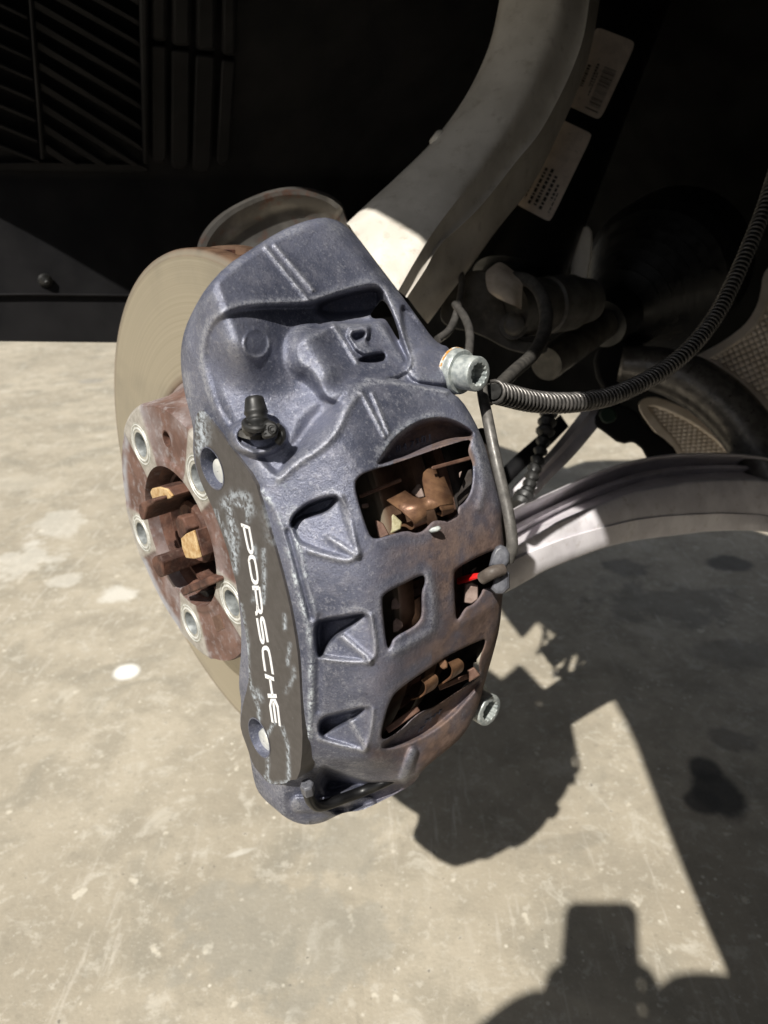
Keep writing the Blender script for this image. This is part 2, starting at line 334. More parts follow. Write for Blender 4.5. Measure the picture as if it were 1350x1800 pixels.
OUT = Z1((600, 48), (650, 58), (690, 80), (740, 130), (800, 210), (850, 280), (900, 340), (980, 450), (1030, 520), (1062, 550), (1100, 562), (1112, 600), (1108, 680), (1100, 735), (1150, 770), (1200, 850), (1240, 940), (1270, 1050), (1290, 1130), (1310, 1200)) \
    + [(882, 922), (887, 963), (887, 996), (883, 1052), (879, 1101), (868, 1146), (852, 1199), (844, 1232), (832, 1264), (811, 1297), (783, 1321), (752, 1345)] \
    + Z5((1270, 470), (1250, 505), (1200, 560), (1050, 640), (930, 700), (850, 735), (740, 745), (660, 780), (580, 820), (480, 835), (400, 820), (320, 780), (240, 710), (180, 660), (125, 590), (100, 500), (80, 380), (60, 280), (10, 170), (10, 70)) \
    + [(424, 1232), (420, 1209), (421, 1175), (424, 1146), (424, 1100), (419, 1050), (411, 1000), (398, 950), (380, 905), (364, 868), (348, 838), (339, 800), (340, 765), (339, 748), (332, 720), (323, 684), (318, 648), (317.5, 613), (325, 577), (341, 542), (362, 506), (397.5, 467), (440, 439), (490, 407), (530, 390)]
HOLES = {
    'w1': A1((95, 600), (145, 520), (240, 480), (480, 408), (700, 328), (880, 270), (1035, 226), (1000, 310), (1012, 370), (1042, 430), (1040, 560), (1020, 660), (970, 740), (922, 768), (918, 835), (830, 885), (760, 875), (715, 885), (650, 962), (580, 980), (520, 955), (380, 992), (252, 1032), (205, 960)),
    'w2': A2((140, 520), (155, 478), (205, 440), (330, 380), (455, 318), (482, 335), (478, 390), (452, 450), (458, 640), (420, 700), (370, 740), (230, 812), (205, 890), (178, 900)),
    'w3': A2((708, 320), (730, 268), (860, 195), (1000, 130), (1065, 120), (1090, 200), (1080, 300), (1010, 420), (940, 420), (920, 480), (860, 552), (800, 572), (745, 670), (725, 664)),
    'w4': A2((125, 1642), (152, 1480), (205, 1310), (270, 1220), (600, 1000), (660, 955), (920, 833), (972, 824), (900, 1010), (922, 1125), (700, 1262), (540, 1372), (430, 1402), (270, 1562)),
    'h1': Z1((836, 372), (862, 400), (895, 480), (908, 540), (893, 525), (862, 470), (845, 448), (800, 452), (788, 435), (815, 400))}
OUT = chaikin(OUT, 1); HOLES = {k: chaikin(v, 2) for k, v in HOLES.items()}

def smax(a, b, k): h = np.clip(.5+.5*(a-b)/k, 0, 1); return b*(1-h)+a*h+k*h*(1-h)
def base_depth(X, Y):
    v = ray(X, Y); zp = (C0 @ NV + 53)/(v @ NV)
    o = -C0; vh, vu, va = v @ HV, v @ UPV, v @ NV; oh, ou, oa = o @ HV, o @ UPV, o @ NV
    def cyl(Rc):
        A = vh*vh+vu*vu; B = 2*(vh*oh+vu*ou); Cc = oh*oh+ou*ou-Rc*Rc; D = B*B-4*A*Cc
        D = np.where(D > 2e4, D, 2e4*np.exp(np.clip((D-2e4)/2e4, -9, 0))); return (-B-np.sqrt(D))/(2*A)
    K = 216.0                                     # 45 degree cone r + ax = K
    A = vh*vh+vu*vu-va*va; B = 2*(vh*oh+vu*ou+va*(K-oa)); Cc = oh*oh+ou*ou-(K-oa)**2
    D = np.maximum(B*B-4*A*Cc, 1.0); zc = np.where(np.abs(A) < 1e-9, -Cc/B, (-B-np.sqrt(D))/(2*A))
    z1 = smax(smax(zp, zc, 5), cyl(190.0), 9)
    return z1, zp
def top_plane(X, Y):                              # mean plane of the casting's upper end
    return 325 + (X-545)*0.19 - (Y-530)*0.07
def bottom_plane(X, Y):
    return 391 + (X-475)*0.06 + (Y-1376)*0.27
def caliper_depth(X, Y):
    z, zp = base_depth(X, Y)
    wt = ss((705-Y)/110)*ss((X-330)/40+.3)
    z = z*(1-wt) + np.minimum(smax(top_plane(X, Y), zp, 8), 470)*wt
    wb = ss((Y-1330)/50)
    z = z*(1-wb) + smax(bottom_plane(X, Y), zp+1.5, 6)*wb
    D = np.zeros(X.shape); wear = np.zeros(X.shape); cor = np.zeros(X.shape)
    P = lambda poly, n=2: sdf(chaikin(poly, n), X, Y)
    def pocket(poly, depth, wall, n=2): 
        nonlocal D; D = D + depth*ss(-P(poly, n)/wall)
    def ridge(pts, hgt, wd, wr=.6, cr=0, k=2):
        nonlocal D, wear, cor
        p = chaikin(pts, k, False) if len(pts) > 2 else pts
        g = np.exp(-(dline(p, X, Y)/wd)**2); D = D-hgt*g; wear = np.maximum(wear, wr*g); cor = np.maximum(cor, cr*g)
    def dome(p0, p1, rad, hgt):
        nonlocal D; d = dline([p0, p1], X, Y)/rad; D = D - hgt*np.sqrt(np.clip(1-d*d, 0, 1))*ss((1-d)*4)
    # upper end: block, overhang, hollow
    a, b_ = np.array(Z1((610, 60))[0]), np.array(Z1((832, 305))[0]); e = (b_-a)/np.linalg.norm(b_-a)
    side = (X-a[0])*-e[1]+(Y-a[1])*e[0]                       # positive on the left of the edge
    D = D + .42*np.log1p(np.exp(np.clip(-side/4, -30, 30)))*4*ss((545-Y)/40)
    rec = Z1((190, 850), (140, 700), (122, 600), (135, 505), (165, 450), (225, 412), (290, 393), (400, 385), (545, 383), (575, 372), (700, 335), (835, 312), (870, 390), (915, 500), (970, 640), (900, 690), (740, 705), (705, 760), (690, 810), (665, 880), (600, 960), (500, 1020), (440, 1085), (395, 1070), (300, 960))
    sd = P(rec); fall = 1-.35*ss((Y-690)/90)
    wl = 13+34*ss((Y-650)/60)*ss((X-480)/60); fall = 1-.35*ss((Y-690)/90)*ss((X-400)/60)
    hump = Z1((430, 530), (490, 465), (560, 448), (650, 460), (780, 456), (845, 446), (895, 540), (980, 670), (980, 800), (600, 800), (540, 720), (470, 690), (430, 620))
    sh = P(hump); hw = 10+26*ss((Z1((650, 0))[0][0]-X)/45)
    rec_d = 12*(.26+.74*ss((X-385)/170))*ss(-sd/wl)*fall + 6*ss((-sd-10)/90)*fall*ss((X-430)/120)
    D = D + rec_d*(1-.72*ss(-sh/hw))
    wear = np.maximum(wear, .75*np.exp(-((sd-2)/5)**2)*ss((700-Y)/60+.6)*(Y < 790))
    under = Z1((575, 372), (700, 328), (832, 300), (850, 380), (830, 445), (640, 462), (590, 450), (560, 420))
    pocket(under, 16, 15)
    g = dline(Z1((548, 540), (610, 650)), X, Y); D = D - 6.5*np.exp(-(g/25)**2); wear = np.maximum(wear, .35*np.exp(-((g-26)/8)**2)*(X < 545))
    pocket(Z1((675, 492), (785, 462), (797, 500), (775, 545), (836, 568), (842, 592), (740, 606)), -4.5, 7, 1)
    pocket(Z1((700, 500), (775, 490), (780, 520), (760, 545), (720, 555)), 7, 10)
    pocket(Z1((740, 604), (842, 578), (856, 603), (842, 628), (744, 630)), 11, 6, 1)
    ridge(Z1((640, 472), (690, 545), (735, 622)), 1.6, 4, .7)
    ridge(Z1((372, 165), (545, 378)), 1.5, 3.6, .8); ridge(Z1((414, 162), (562, 336)), 1.3, 3.6, .8)
    # ear to the mounting bolt, ledge
    ear = Z1((790, 690), (960, 655), (910, 520), (900, 350), (1040, 520), (1130, 560), (1130, 742), (1090, 742))
    D = D + 5*ss(-P(ear)/9)
    dome(Z1((1000, 640))[0], Z1((1120, 652))[0], 34, 7)
    ridge(Z1((770, 690), (900, 705), (1092, 742)), .9, 3.2, .9)
    # piston housing above the first window
    srid = Z1((745, 742), (700, 800), (670, 880), (600, 960), (500, 1020), (430, 1082)); ridge(srid, 1.4, 7, .7)
    ridge(Z1((756, 745), (846, 916)), 1.4, 3.4, .8); ridge(Z1((797, 745), (862, 905)), 1.3, 3.4, .8)
    val = Z1((520, 790), (690, 720), (715, 745), (660, 860), (590, 945), (500, 1005), (450, 1000), (470, 900)); pocket(val, 6, 34)
    arch = A1((240, 470), (325, 345), (425, 205), (560, 108), (700, 58), (835, 58), (955, 105), (1062, 180), (1040, 240), (860, 275), (700, 335), (480, 415))
    pocket(arch, 20, 11)
    lip = A1((240, 470), (480, 400), (700, 320), (860, 262), (1040, 222), (1052, 180), (950, 178), (800, 232), (640, 292), (500, 362), (440, 372), (375, 335), (330, 345)); pocket(lip, -5, 5, 1)
    for h_ in (((372.5, 823.5), 20, 41, -.33), ((455.5, 1297), 17, 39, -.36)):
        pocket([tuple(p_) for p_ in ell(*h_)], 44, 5, 0)
    # triangular pockets on the chamfer
    def tri(outer, slit, ramp0, ramp1, dmax, sdep):
        nonlocal D
        so_ = P(outer); p0, p1 = np.array(ramp0), np.array(ramp1); e = p1-p0; t = np.clip(((X-p0[0])*e[0]+(Y-p0[1])*e[1])/(e@e), 0, 1)
        D = D + ss(-so_/8)*dmax*(1-t) + ss(-P(slit)/6)*sdep
    tri(K6((45, 390), (90, 320), (200, 235), (330, 182), (430, 158), (500, 162), (545, 190), (620, 330), (690, 690), (650, 760), (550, 752), (330, 695), (190, 640), (110, 600), (58, 480)),
        K6((45, 400), (90, 320), (200, 235), (330, 180), (430, 158), (508, 160), (480, 240), (400, 325), (250, 365), (130, 398), (75, 480), (48, 460)), K6((150, 380))[0], K6((660, 730))[0], 8, 13)
    tri(K6((268, 1370), (330, 1312), (500, 1284), (690, 1252), (765, 1250), (820, 1290), (850, 1650), (800, 1722), (560, 1712), (340, 1682), (298, 1668), (270, 1500)),
        K6((268, 1370), (330, 1312), (500, 1284), (690, 1252), (770, 1255), (690, 1345), (560, 1425), (430, 1525), (345, 1680), (298, 1668), (275, 1520)), K6((360, 1400))[0], K6((810, 1700))[0], 9, 14)
    tri(Z2((386, 1130), (500, 1103), (612, 1076), (634, 1100), (612, 1250), (590, 1278), (500, 1256), (388, 1225)),
        Z2((386, 1130), (500, 1103), (614, 1076), (560, 1135), (500, 1165), (392, 1225)), Z2((430, 1140))[0], Z2((600, 1265))[0], 8, 12)
    ridge(K6((525, 180), (590, 400), (685, 690)), 2.2, 5, .8); ridge(K6((420, 560), (665, 715)), 2.6, 6, .9); ridge(K6((230, 680), (430, 740), (600, 775), (690, 720)), 1.7, 5, .9)
    ridge(K6((540, 1480), (790, 1690)), 2.8, 6, .9); ridge(K6((800, 1290), (842, 1500), (850, 1650), (790, 1715)), 1.8, 5, .8); ridge(K6((350, 1680), (560, 1705), (790, 1718)), 1.2, 4, .9)
    ridge(Z2((525, 1135), (598, 1262)), 2.6, 5.5, .9); ridge(Z2((628, 1100), (608, 1250), (585, 1275)), 1.5, 4.5, .7); ridge(Z2((395, 1225), (500, 1255), (590, 1276)), 1.2, 4, .9)
    # groove and flaking edge beside the name plate
    la = Z2((150, 160), (215, 240), (262, 400), (300, 560), (345, 720), (362, 880), (360, 1060), (352, 1220)); lb = Z2((285, 320), (318, 440), (345, 560), (385, 690))
    ridge(la, 1.0, 5, .3, 1.0); ridge(lb, .9, 4.5, .3, 1.0); ridge(Z2((262, 330), (312, 520), (360, 700)), -2.2, 5, 0)
    ridge(Z2((400, 700), (395, 900), (392, 1100)), -1.8, 6, 0)
    ridge([(358, 742), (392, 782), (432, 832), (449, 862)], .3, 7, .8); ridge([(449, 862), (476, 945), (508, 1070), (526, 1180), (533, 1300), (527, 1366)], .6, 6, .55, .25)
    cor = np.maximum(cor, .55*np.exp(-(dline(A1((700, 70), (560, 118), (430, 215), (340, 345)), X, Y)/7)**2))
    cor = np.maximum(cor, .35*np.exp(-(dline(Z1((440, 1085), (500, 1130), (480, 1230)), X, Y)/10)**2))
    # window rims, lower ledge
    ridge(A2((500, 330), (552, 420), (556, 720), (505, 790), (240, 935)), 1.6, 9, .6)
    ridge(A2((1010, 560), (900, 640), (760, 705)), 1.0, 9, .4)
    ridge(A1((1050, 250), (1110, 420), (1130, 640), (1090, 770)), 1.5, 8, .65)
    led = A2((120, 1650), (300, 1530), (460, 1390), (700, 1255), (920, 1120), (945, 1150), (880, 1250), (660, 1490), (400, 1650), (150, 1720)); pocket(led, 9, 9)
    ridge(A2((880, 1300), (700, 1520), (480, 1680)), .8, 9, .5)
    dome(Z5((1215, 325))[0], Z5((1148, 508))[0], 10, 5); wear = np.maximum(wear, .8*np.exp(-(dline(Z5((1222, 320), (1200, 400)), X, Y)/8)**2))
    # cavity under the lower end
    cav = Z5((530, 500), (575, 410), (680, 443), (800, 493), (940, 528), (1130, 518), (1200, 480), (1275, 470), (1230, 580), (1050, 655), (930, 712), (700, 790), (560, 700), (500, 640)); pocket(cav, 15, 9, 1)
    pocket(Z5((555, 440), (680, 455), (930, 533), (1010, 540), (800, 605), (640, 650), (560, 610)), 16, 18)
    dome(Z5((420, 690))[0], Z5((900, 690))[0], 17, 5)
    ridge(Z5((545, 440), (580, 410), (800, 490), (940, 524)), 1.2, 6, .35)
    pocket(Z5((660, 715), (740, 690), (880, 670), (890, 715), (740, 745), (670, 755)), 4, 6)
    # casting mark ring, vent hole seat
    c = Z1((340, 548))[0]; rr = np.hypot((X-c[0])/23, (Y-c[1])/26); g = np.exp(-((rr-.95)/.11)**2); D = D-1.0*g*(1-.6*ss((c[1]-8-Y)/8)); wear = np.maximum(wear, .6*g*ss((Y-c[1]+14)/12))
    c = (452, 768); rr = np.hypot((X-c[0])/50, (Y-c[1])/32); D = D - 7*ss((1.15-rr)/.3) + 6*ss((.72-rr)/.1)
    # pipe boss at plate bottom
    dome((538, 1383), (548, 1385), 9, 4)
    return z + D, wear, cor
ST = 2.0
gx = np.arange(308, 902, ST); gy = np.arange(372, 1462, ST)
GX, GY = np.meshgrid(gx, gy)                       # rows follow y
Zd, WR, CR = caliper_depth(GX, GY)
def blur(a, s):
    k = np.exp(-.5*(np.arange(-int(3*s)-1, int(3*s)+2)/s)**2); k /= k.sum(); p = len(k)//2
    a = np.apply_along_axis(lambda r: np.convolve(np.pad(r, p, 'edge'), k, 'valid'), 1, a)
    return np.apply_along_axis(lambda r: np.convolve(np.pad(r, p, 'edge'), k, 'valid'), 0, a)
Zd = blur(Zd, .5)
so_ = sdf(OUT, GX, GY); hs = {k: sdf(v, GX, GY) for k, v in HOLES.items()}
def rnd(sd, rpx, rmm):                              # cast edge radius
    t = np.clip(1+sd/rpx, 0, 1); return rmm*(1-np.sqrt(np.maximum(1-t*t, 0)))
leftsharp = np.where((GX < 545) & (GY > 700), .35, 1.0)
Zd = Zd + rnd(so_, 15, 7)*leftsharp
hmin = np.full(GX.shape, 1e9)
for k, v in hs.items():
    Zd = Zd + rnd(-v, 7 if k in ('w2', 'w3') else 4, 2.4 if k in ('w2', 'w3') else 1.3); hmin = np.minimum(hmin, v)
nzl = sum(np.sin(GX*a_+GY*b_+c_) for a_, b_, c_ in ((.031, .022, 1.), (-.043, .037, 2.), (.09, -.05, .4), (.06, .11, 3.)))/2.2
conv = np.clip((blur(Zd, 4)-Zd)/1.1, 0, 1)          # convex places lose paint
WR = np.clip(np.maximum(WR, conv*.5*np.clip(.55+.9*nzl, 0, 1)), 0, 1)
RU = ss((GX-610)/190)*ss((GY-800)/170)*.95 + .7*np.exp(-(dline(A2((130, 1690), (420, 1690), (800, 1350)), GX, GY)/22)**2) + .9*ss(-sdf(HOLES['w1'], GX, GY+9)/8+1) *(GY < 820)*(GX > 690)
arch = A1((240, 470), (325, 345), (425, 205), (560, 108), (700, 58), (835, 58), (955, 105), (1062, 180), (1040, 240), (860, 275), (700, 335), (480, 415))
RU = np.maximum(RU, ss(-sdf(arch, GX, GY)/12)*.95); RU = np.clip(RU*(1-.75*np.exp(-(dline(A2((500, 330), (556, 720), (240, 935)), GX, GY)/16)**2)), 0, 1)
RU *= 1-.6*np.exp(-((hmin-14)/9)**2)*(GX < 760)
RU *= 1-.95*np.exp(-(dline(Z5((1222, 320), (1150, 508)), GX, GY)/11)**2)
CR = CR*np.clip(.62+.75*nzl, .08, 1)
WR *= 1-.55*RU
f = np.maximum(so_, -hmin)
gyv, gxv = np.gradient(f, ST); gn = np.hypot(gxv, gyv)+1e-6
near = np.abs(f) < .78*ST
PXs = GX-np.where(near, f*gxv/gn, 0); PYs = GY-np.where(near, f*gyv/gn, 0)
fs = np.where(near, 0, f)
def bil(a, x, y):
    i = np.clip((y-gy[0])/ST, 0, len(gy)-1.001); j = np.clip((x-gx[0])/ST, 0, len(gx)-1.001); i0 = i.astype(int); j0 = j.astype(int); u, v = i-i0, j-j0
    return a[i0, j0]*(1-u)*(1-v)+a[i0+1, j0]*u*(1-v)+a[i0, j0+1]*(1-u)*v+a[i0+1, j0+1]*u*v
Zs = bil(Zd, PXs, PYs)
nx = len(gx); idx = np.arange(GX.size).reshape(GX.shape)
q = np.stack([idx[:-1, :-1], idx[:-1, 1:], idx[1:, 1:], idx[1:, :-1]], -1).reshape(-1, 4)
q = q[(fs.ravel()[q] <= 0).all(1) & (fs.ravel()[q] < 0).any(1)]
used = np.zeros(GX.size, bool); used[q.ravel()] = True
rem = np.cumsum(used)-1; q = rem[q]
PX, PY, PZ = PXs.ravel()[used], PYs.ravel()[used], Zs.ravel()[used]
attr = np.stack([RU.ravel()[used], WR.ravel()[used], CR.ravel()[used]], 1); souts = so_.ravel()[used]
V = at(PX, PY, PZ)
# boundary edges -> walls going into the casting
from collections import Counter
ed = np.concatenate([q[:, [0, 1]], q[:, [1, 2]], q[:, [2, 3]], q[:, [3, 0]]]); key = np.sort(ed, 1); kk = key[:, 0].astype(np.int64)*len(V)+key[:, 1]
u_, inv, cnt = np.unique(kk, return_inverse=True, return_counts=True); bnd = ed[cnt[inv] == 1]
bv = np.unique(bnd); outer = souts > -3.5
newi = {}; VV = [V]; AA = [attr]; n0 = len(V); faces = [tuple(r) for r in q.tolist()]
cx_, cy_ = 600.0, 930.0
layers = {True: [(4, 0.0), (14, .004), (34, .012), (52, .03)], False: [(3, -.002), (9, -.004), (15, -.004)]}
prev = {int(i): int(i) for i in bv}
for L in range(4):
    cur = {}
    pts = []; ats = []
    for i in bv:
        i = int(i); o = bool(outer[i])
        if L >= len(layers[o]): continue
        dz, tp = layers[o][L]
        if o:
            x = PX[i]+(cx_-PX[i])*tp; y = PY[i]+(cy_-PY[i])*tp
        else: x, y = PX[i], PY[i]
        cur[i] = n0+len(pts); pts.append(at(x, y, PZ[i]+dz)); ats.append(attr[i] if o else np.array([max(attr[i][0], .75), 0, 0]))
    for a, b2 in bnd:
        a, b2 = int(a), int(b2)
        if a in cur and b2 in cur: faces.append((prev[b2], prev[a], cur[a], cur[b2]))
    if pts: VV.append(np.array(pts)); AA.append(np.array(ats)); n0 += len(pts)
    prev.update(cur)
V = np.vstack(VV); attr = np.vstack(AA)
cal = thing('brake_caliper', 'large blue-grey brake caliper with white lettering on its dark outboard face, clamped over the disc', 'brake caliper', at(560, 1440, 430))
m = MB(); m.v.append(V); m.n = len(V); m.f = faces
cb = m.build('caliper_body', M['paint'], cal, auto=0)
ca = cb.data.color_attributes.new('mask', 'FLOAT_COLOR', 'POINT'); ca.data.foreach_set('color', np.c_[attr, np.ones(len(attr))].astype(np.float32).ravel())
def caldepth(px, py): return bil(Zd, np.asarray(px, float), np.asarray(py, float))
def onc(px, py, lift=0.0): 
    px = np.asarray(px, float); py = np.asarray(py, float); return at(px, py, caldepth(px, py)-lift)
# solid piston housings inside, either side of the disc
for (r0, r1, a0, a1, d0, d1) in ((108, 150, 20, 30, -28, 40), (105, 166, -92, -54, -36, 30)):
    m = MB(); ds = np.linspace(d0, d1, 25)
    ring = [(r0, a0), (r1, a0), (r1, a1), (r0, a1)]
    G = np.stack([[pol(r, d, a) for r, a in ring] for d in ds]); b = m.grid(G, closev=True); m.f += [(0, 1, 2, 3), (96, 97, 98, 99)]
    m.build('piston_housing', M['pad'], cal, bevel=3)

X_, Y_ = np.meshgrid(np.arange(640, 880, 6.), np.arange(1110, 1330, 6.)); ok_ = (sdf(HOLES['w4'], X_, Y_) < 26) & (sdf(OUT, X_, Y_) < -22); I_ = np.arange(X_.size).reshape(X_.shape); q_ = np.stack([I_[:-1, :-1], I_[:-1, 1:], I_[1:, 1:], I_[1:, :-1]], -1).reshape(-1, 4); q_ = q_[ok_.ravel()[q_].all(1)]
m = MB(); m.add(at(X_, Y_, 436+(X_-760)*.16), q_.tolist()); m.build('dark_backing', M['pad'], cal)  # dark sheet added behind the lower window so its depth stays black
# name plate with flat lettering
PL = [(351, 721), (357, 723), (392, 767), (416.5, 801), (447.6, 842), (460, 885), (475.6, 938), (491, 991), (506.7, 1053), (517.6, 1109), (525, 1162), (529, 1240), (532.5, 1309), (526, 1370)] \
    + Z5((345, 522), (330, 545), (225, 550), (190, 528), (160, 490), (100, 420), (60, 300), (12, 170), (12, 90)) + [(427, 1238), (436, 1205), (438, 1180), (433, 1120), (427, 1090), (419, 1040), (408, 998), (399, 962), (383, 918), (371, 886), (352, 846), (342, 806), (342, 745), (346, 728)]
PLs = chaikin(PL, 1)
hA = (372, 823); hB = (459, 1297)
PH = [ell((372.5, 823.5), 16.5, 38, -.33), ell((455.5, 1297), 14, 36, -.36)]
def plate_mesh(loops, aT, aB, st=3.0):
    X, Y = np.meshgrid(np.arange(336, 540, st), np.arange(716, 1384, st)); f = sdf(loops[0], X, Y)
    for l in loops[1:]: f = np.maximum(f, -sdf(l, X, Y))
    gyv, gxv = np.gradient(f, st); gn = np.hypot(gxv, gyv)+1e-6; near = np.abs(f) < .8*st
    x = X-np.where(near, f*gxv/gn, 0); y = Y-np.where(near, f*gyv/gn, 0); fs = np.where(near, 0, f)
    I = np.arange(X.size).reshape(X.shape); q = np.stack([I[:-1, :-1], I[:-1, 1:], I[1:, 1:], I[1:, :-1]], -1).reshape(-1, 4)
    q = q[(fs.ravel()[q] <= 0).all(1) & (fs.ravel()[q] < 0).any(1)]; us = np.unique(q); mp = -np.ones(X.size, int); mp[us] = np.arange(len(us)); q = mp[q]
    x, y = x.ravel()[us], y.ravel()[us]; T = on_plane(x, y, aT); B = T + NV*(aB-aT)
    ed = np.concatenate([q[:, [0, 1]], q[:, [1, 2]], q[:, [2, 3]], q[:, [3, 0]]]); s_ = np.sort(ed, 1); kk = s_[:, 0].astype(np.int64)*len(x)+s_[:, 1]
    u_, inv, cnt = np.unique(kk, return_inverse=True, return_counts=True); bn = ed[cnt[inv] == 1]; n = len(x)
    F = [tuple(r) for r in q.tolist()] + [(int(b), int(a), int(a)+n, int(b)+n) for a, b in bn]
    return np.vstack([T, B]), F, np.r_[x, x], np.r_[y, y]
Vp, Fp, xp, yp = plate_mesh([PLs]+PH, 54.2, 44)
m = MB(); m.add(Vp, Fp); plate = m.build('name_plate', M['plate'], cal, auto=40)
wm = .9*np.exp(-(dline([(352, 730), (356, 770), (350, 790)], xp, yp)/12)**2)
def Z4(*p): return [(180+x/3.214, 680+y/3.214) for x, y in p]
def Q2(*p): return [(400+x/4.286, 880+y/4.286) for x, y in p]
for ln, wd, k in ((Q2((5, 40), (30, 200), (55, 400), (60, 520)), 5, 1), (Q2((60, 20), (150, 60), (150, 150)), 4, .9), (Q2((270, 370), (275, 500), (275, 640), (270, 770)), 3.2, 1), (Q2((430, 860), (432, 970)), 2.6, 1), (Q2((470, 1080), (450, 1240)), 2.6, 1),
                  (Q2((500, 1260), (500, 1330), (440, 1440)), 3.5, .6), (Q2((100, 780), (150, 1040), (160, 1330), (190, 1450), (235, 1560), (240, 1690)), 2.6, 1), (Q2((215, 1430), (250, 1500)), 5, .8), (Z2((205, 1150), (160, 1225), (175, 1330), (170, 1400)), 2.6, 1),
                  (Z2((235, 1170), (262, 1260), (262, 1390)), 2.4, 1), (Z5((180, 500), (230, 548), (340, 535), (350, 490), (340, 300)), 2.6, 1), (Q2((200, 640), (205, 740), (190, 760)), 3, .7), (Z4((690, 660), (740, 610), (810, 620), (840, 700)), 8, .75), (Z4((720, 700), (760, 850), (750, 1000)), 5, .7),
                  (Z4((640, 700), (730, 900), (760, 1050)), 3, .8), (Q2((200, 350), (210, 430)), 4, .7), (Q2((290, 60), (330, 300)), 9, .35)):
    wm = np.maximum(wm, k*np.exp(-(dline(ln, xp, yp)/wd)**2))
ca = plate.data.color_attributes.new('mask', 'FLOAT_COLOR', 'POINT'); ca.data.foreach_set('color', np.stack([wm, wm*0, wm*0, wm*0+1], 1).astype(np.float32).ravel())
# letters: strokes in (s along, t across) boxes, curved along a traced baseline
BL = np.array(Q2((100, 172), (150, 415), (200, 640), (250, 870), (290, 1090), (338, 1320), (365, 1480), (392, 1700))); BLs = np.array([172, 415, 640, 870, 1090, 1320, 1480, 1700.])
base_l = np.array(Q2((100, 172), (150, 420), (185, 640), (213, 870), (250, 1090), (280, 1300), (305, 1480), (333, 1672))); base_r = np.array(Q2((163, 195), (205, 420), (240, 640), (272, 870), (310, 1090), (348, 1330), (372, 1480), (398, 1705)))
sg = np.array([0, .162, .31, .46, .605, .75, .868, 1.0])
def lt(s, t):
    l = np.array([np.interp(s, sg, base_l[:, k]) for k in (0, 1)]); r = np.array([np.interp(s, sg, base_r[:, k]) for k in (0, 1)]); return l+(r-l)*t
def stroke(mb, pts, w_s=.018, w_t=.15):
    # ribbon mitred in letter space, s is ~9x longer than t per unit
    P = chaikin(pts, 1, False) if len(pts) > 2 else np.array(pts, float); K = 11.0
    Q = P*np.array([K, 1]); d = np.gradient(Q, axis=0); d /= np.linalg.norm(d, axis=1)[:, None]+1e-9
    nrm = np.stack([-d[:, 1], d[:, 0]], 1); G = []
    for s_ in (-1, 1):
        E = Q+nrm*s_*.112; E = E/np.array([K, 1]); G.append([on_plane(*lt(*e), 54.45) for e in E])
    G = np.array(G).transpose(1, 0, 2); b = mb.grid(G); n = len(P)
    back = G - NV*.5; b2 = mb.grid(back); 
    for s_ in (0, 1):
        for i in range(n-1): mb.f.append((b+i*2+s_, b+(i+1)*2+s_, b2+(i+1)*2+s_, b2+i*2+s_))
LET = {'P': [[(.006, -.02), (.006, .9)], [(.0, .92), (.118, .92), (.142, .75), (.142, .42), (.12, .26), (.006, .26)]],
       'O': [[(.185, .08), (.165, .3), (.165, .75), (.185, .93), (.275, .93), (.295, .75), (.295, .3), (.275, .08), (.18, .08)]],
       'R': [[(.322, -.02), (.322, .9)], [(.316, .92), (.42, .92), (.440, .8), (.440, .5), (.425, .36), (.322, .36)], [(.405, .36), (.447, .2), (.447, -.02)]],
       'S': [[(.590, .93), (.490, .93), (.472, .8), (.472, .62), (.49, .5), (.572, .5), (.59, .4), (.59, .2), (.572, .08), (.47, .08)]],
       'C': [[(.738, .93), (.640, .93), (.618, .75), (.618, .28), (.64, .08), (.738, .08)]],
       'H': [[(.764, -.02), (.764, 1.0)], [(.862, -.02), (.862, 1.0)], [(.764, .5), (.862, .5)]],
       'E': [[(.998, .93), (.886, .93), (.886, .08), (.998, .08)], [(.886, .5), (.990, .5)]]}
for ch, sts in LET.items():
    mb = MB()
    for s_ in sts: stroke(mb, s_)
    mb.build('letter', M['white'], cal, smooth=False)

# hole liners and bolt seen in the plate holes
for c, zc in ((PH[0], 0), (PH[1], 0)):
    m = MB(); T = on_plane(c[:, 0], c[:, 1], 54.4); cc = T.mean(0)
    m.grid([cc+(T-cc)*1.06, cc+(T-cc)*1.0 + NV*.1, cc+(T-cc)*.97-NV*9, cc+(T-cc)*.95-NV*22, cc-NV*22+(T-cc)*.05], closev=True); m.build('plate_socket', M['paint'], cal, auto=50)
for (px, py) in ((383, 829), (463, 1303)):
    m = MB(); O = on_plane(px, py, 50)-NV*8; m.lathe(O, NV, [(.3, 8), (4, 8), (6.0, 7.4), (6.6, 6), (6.6, -8)], 24); m.build('plate_bolt', M['seat_ring'], cal, auto=40)

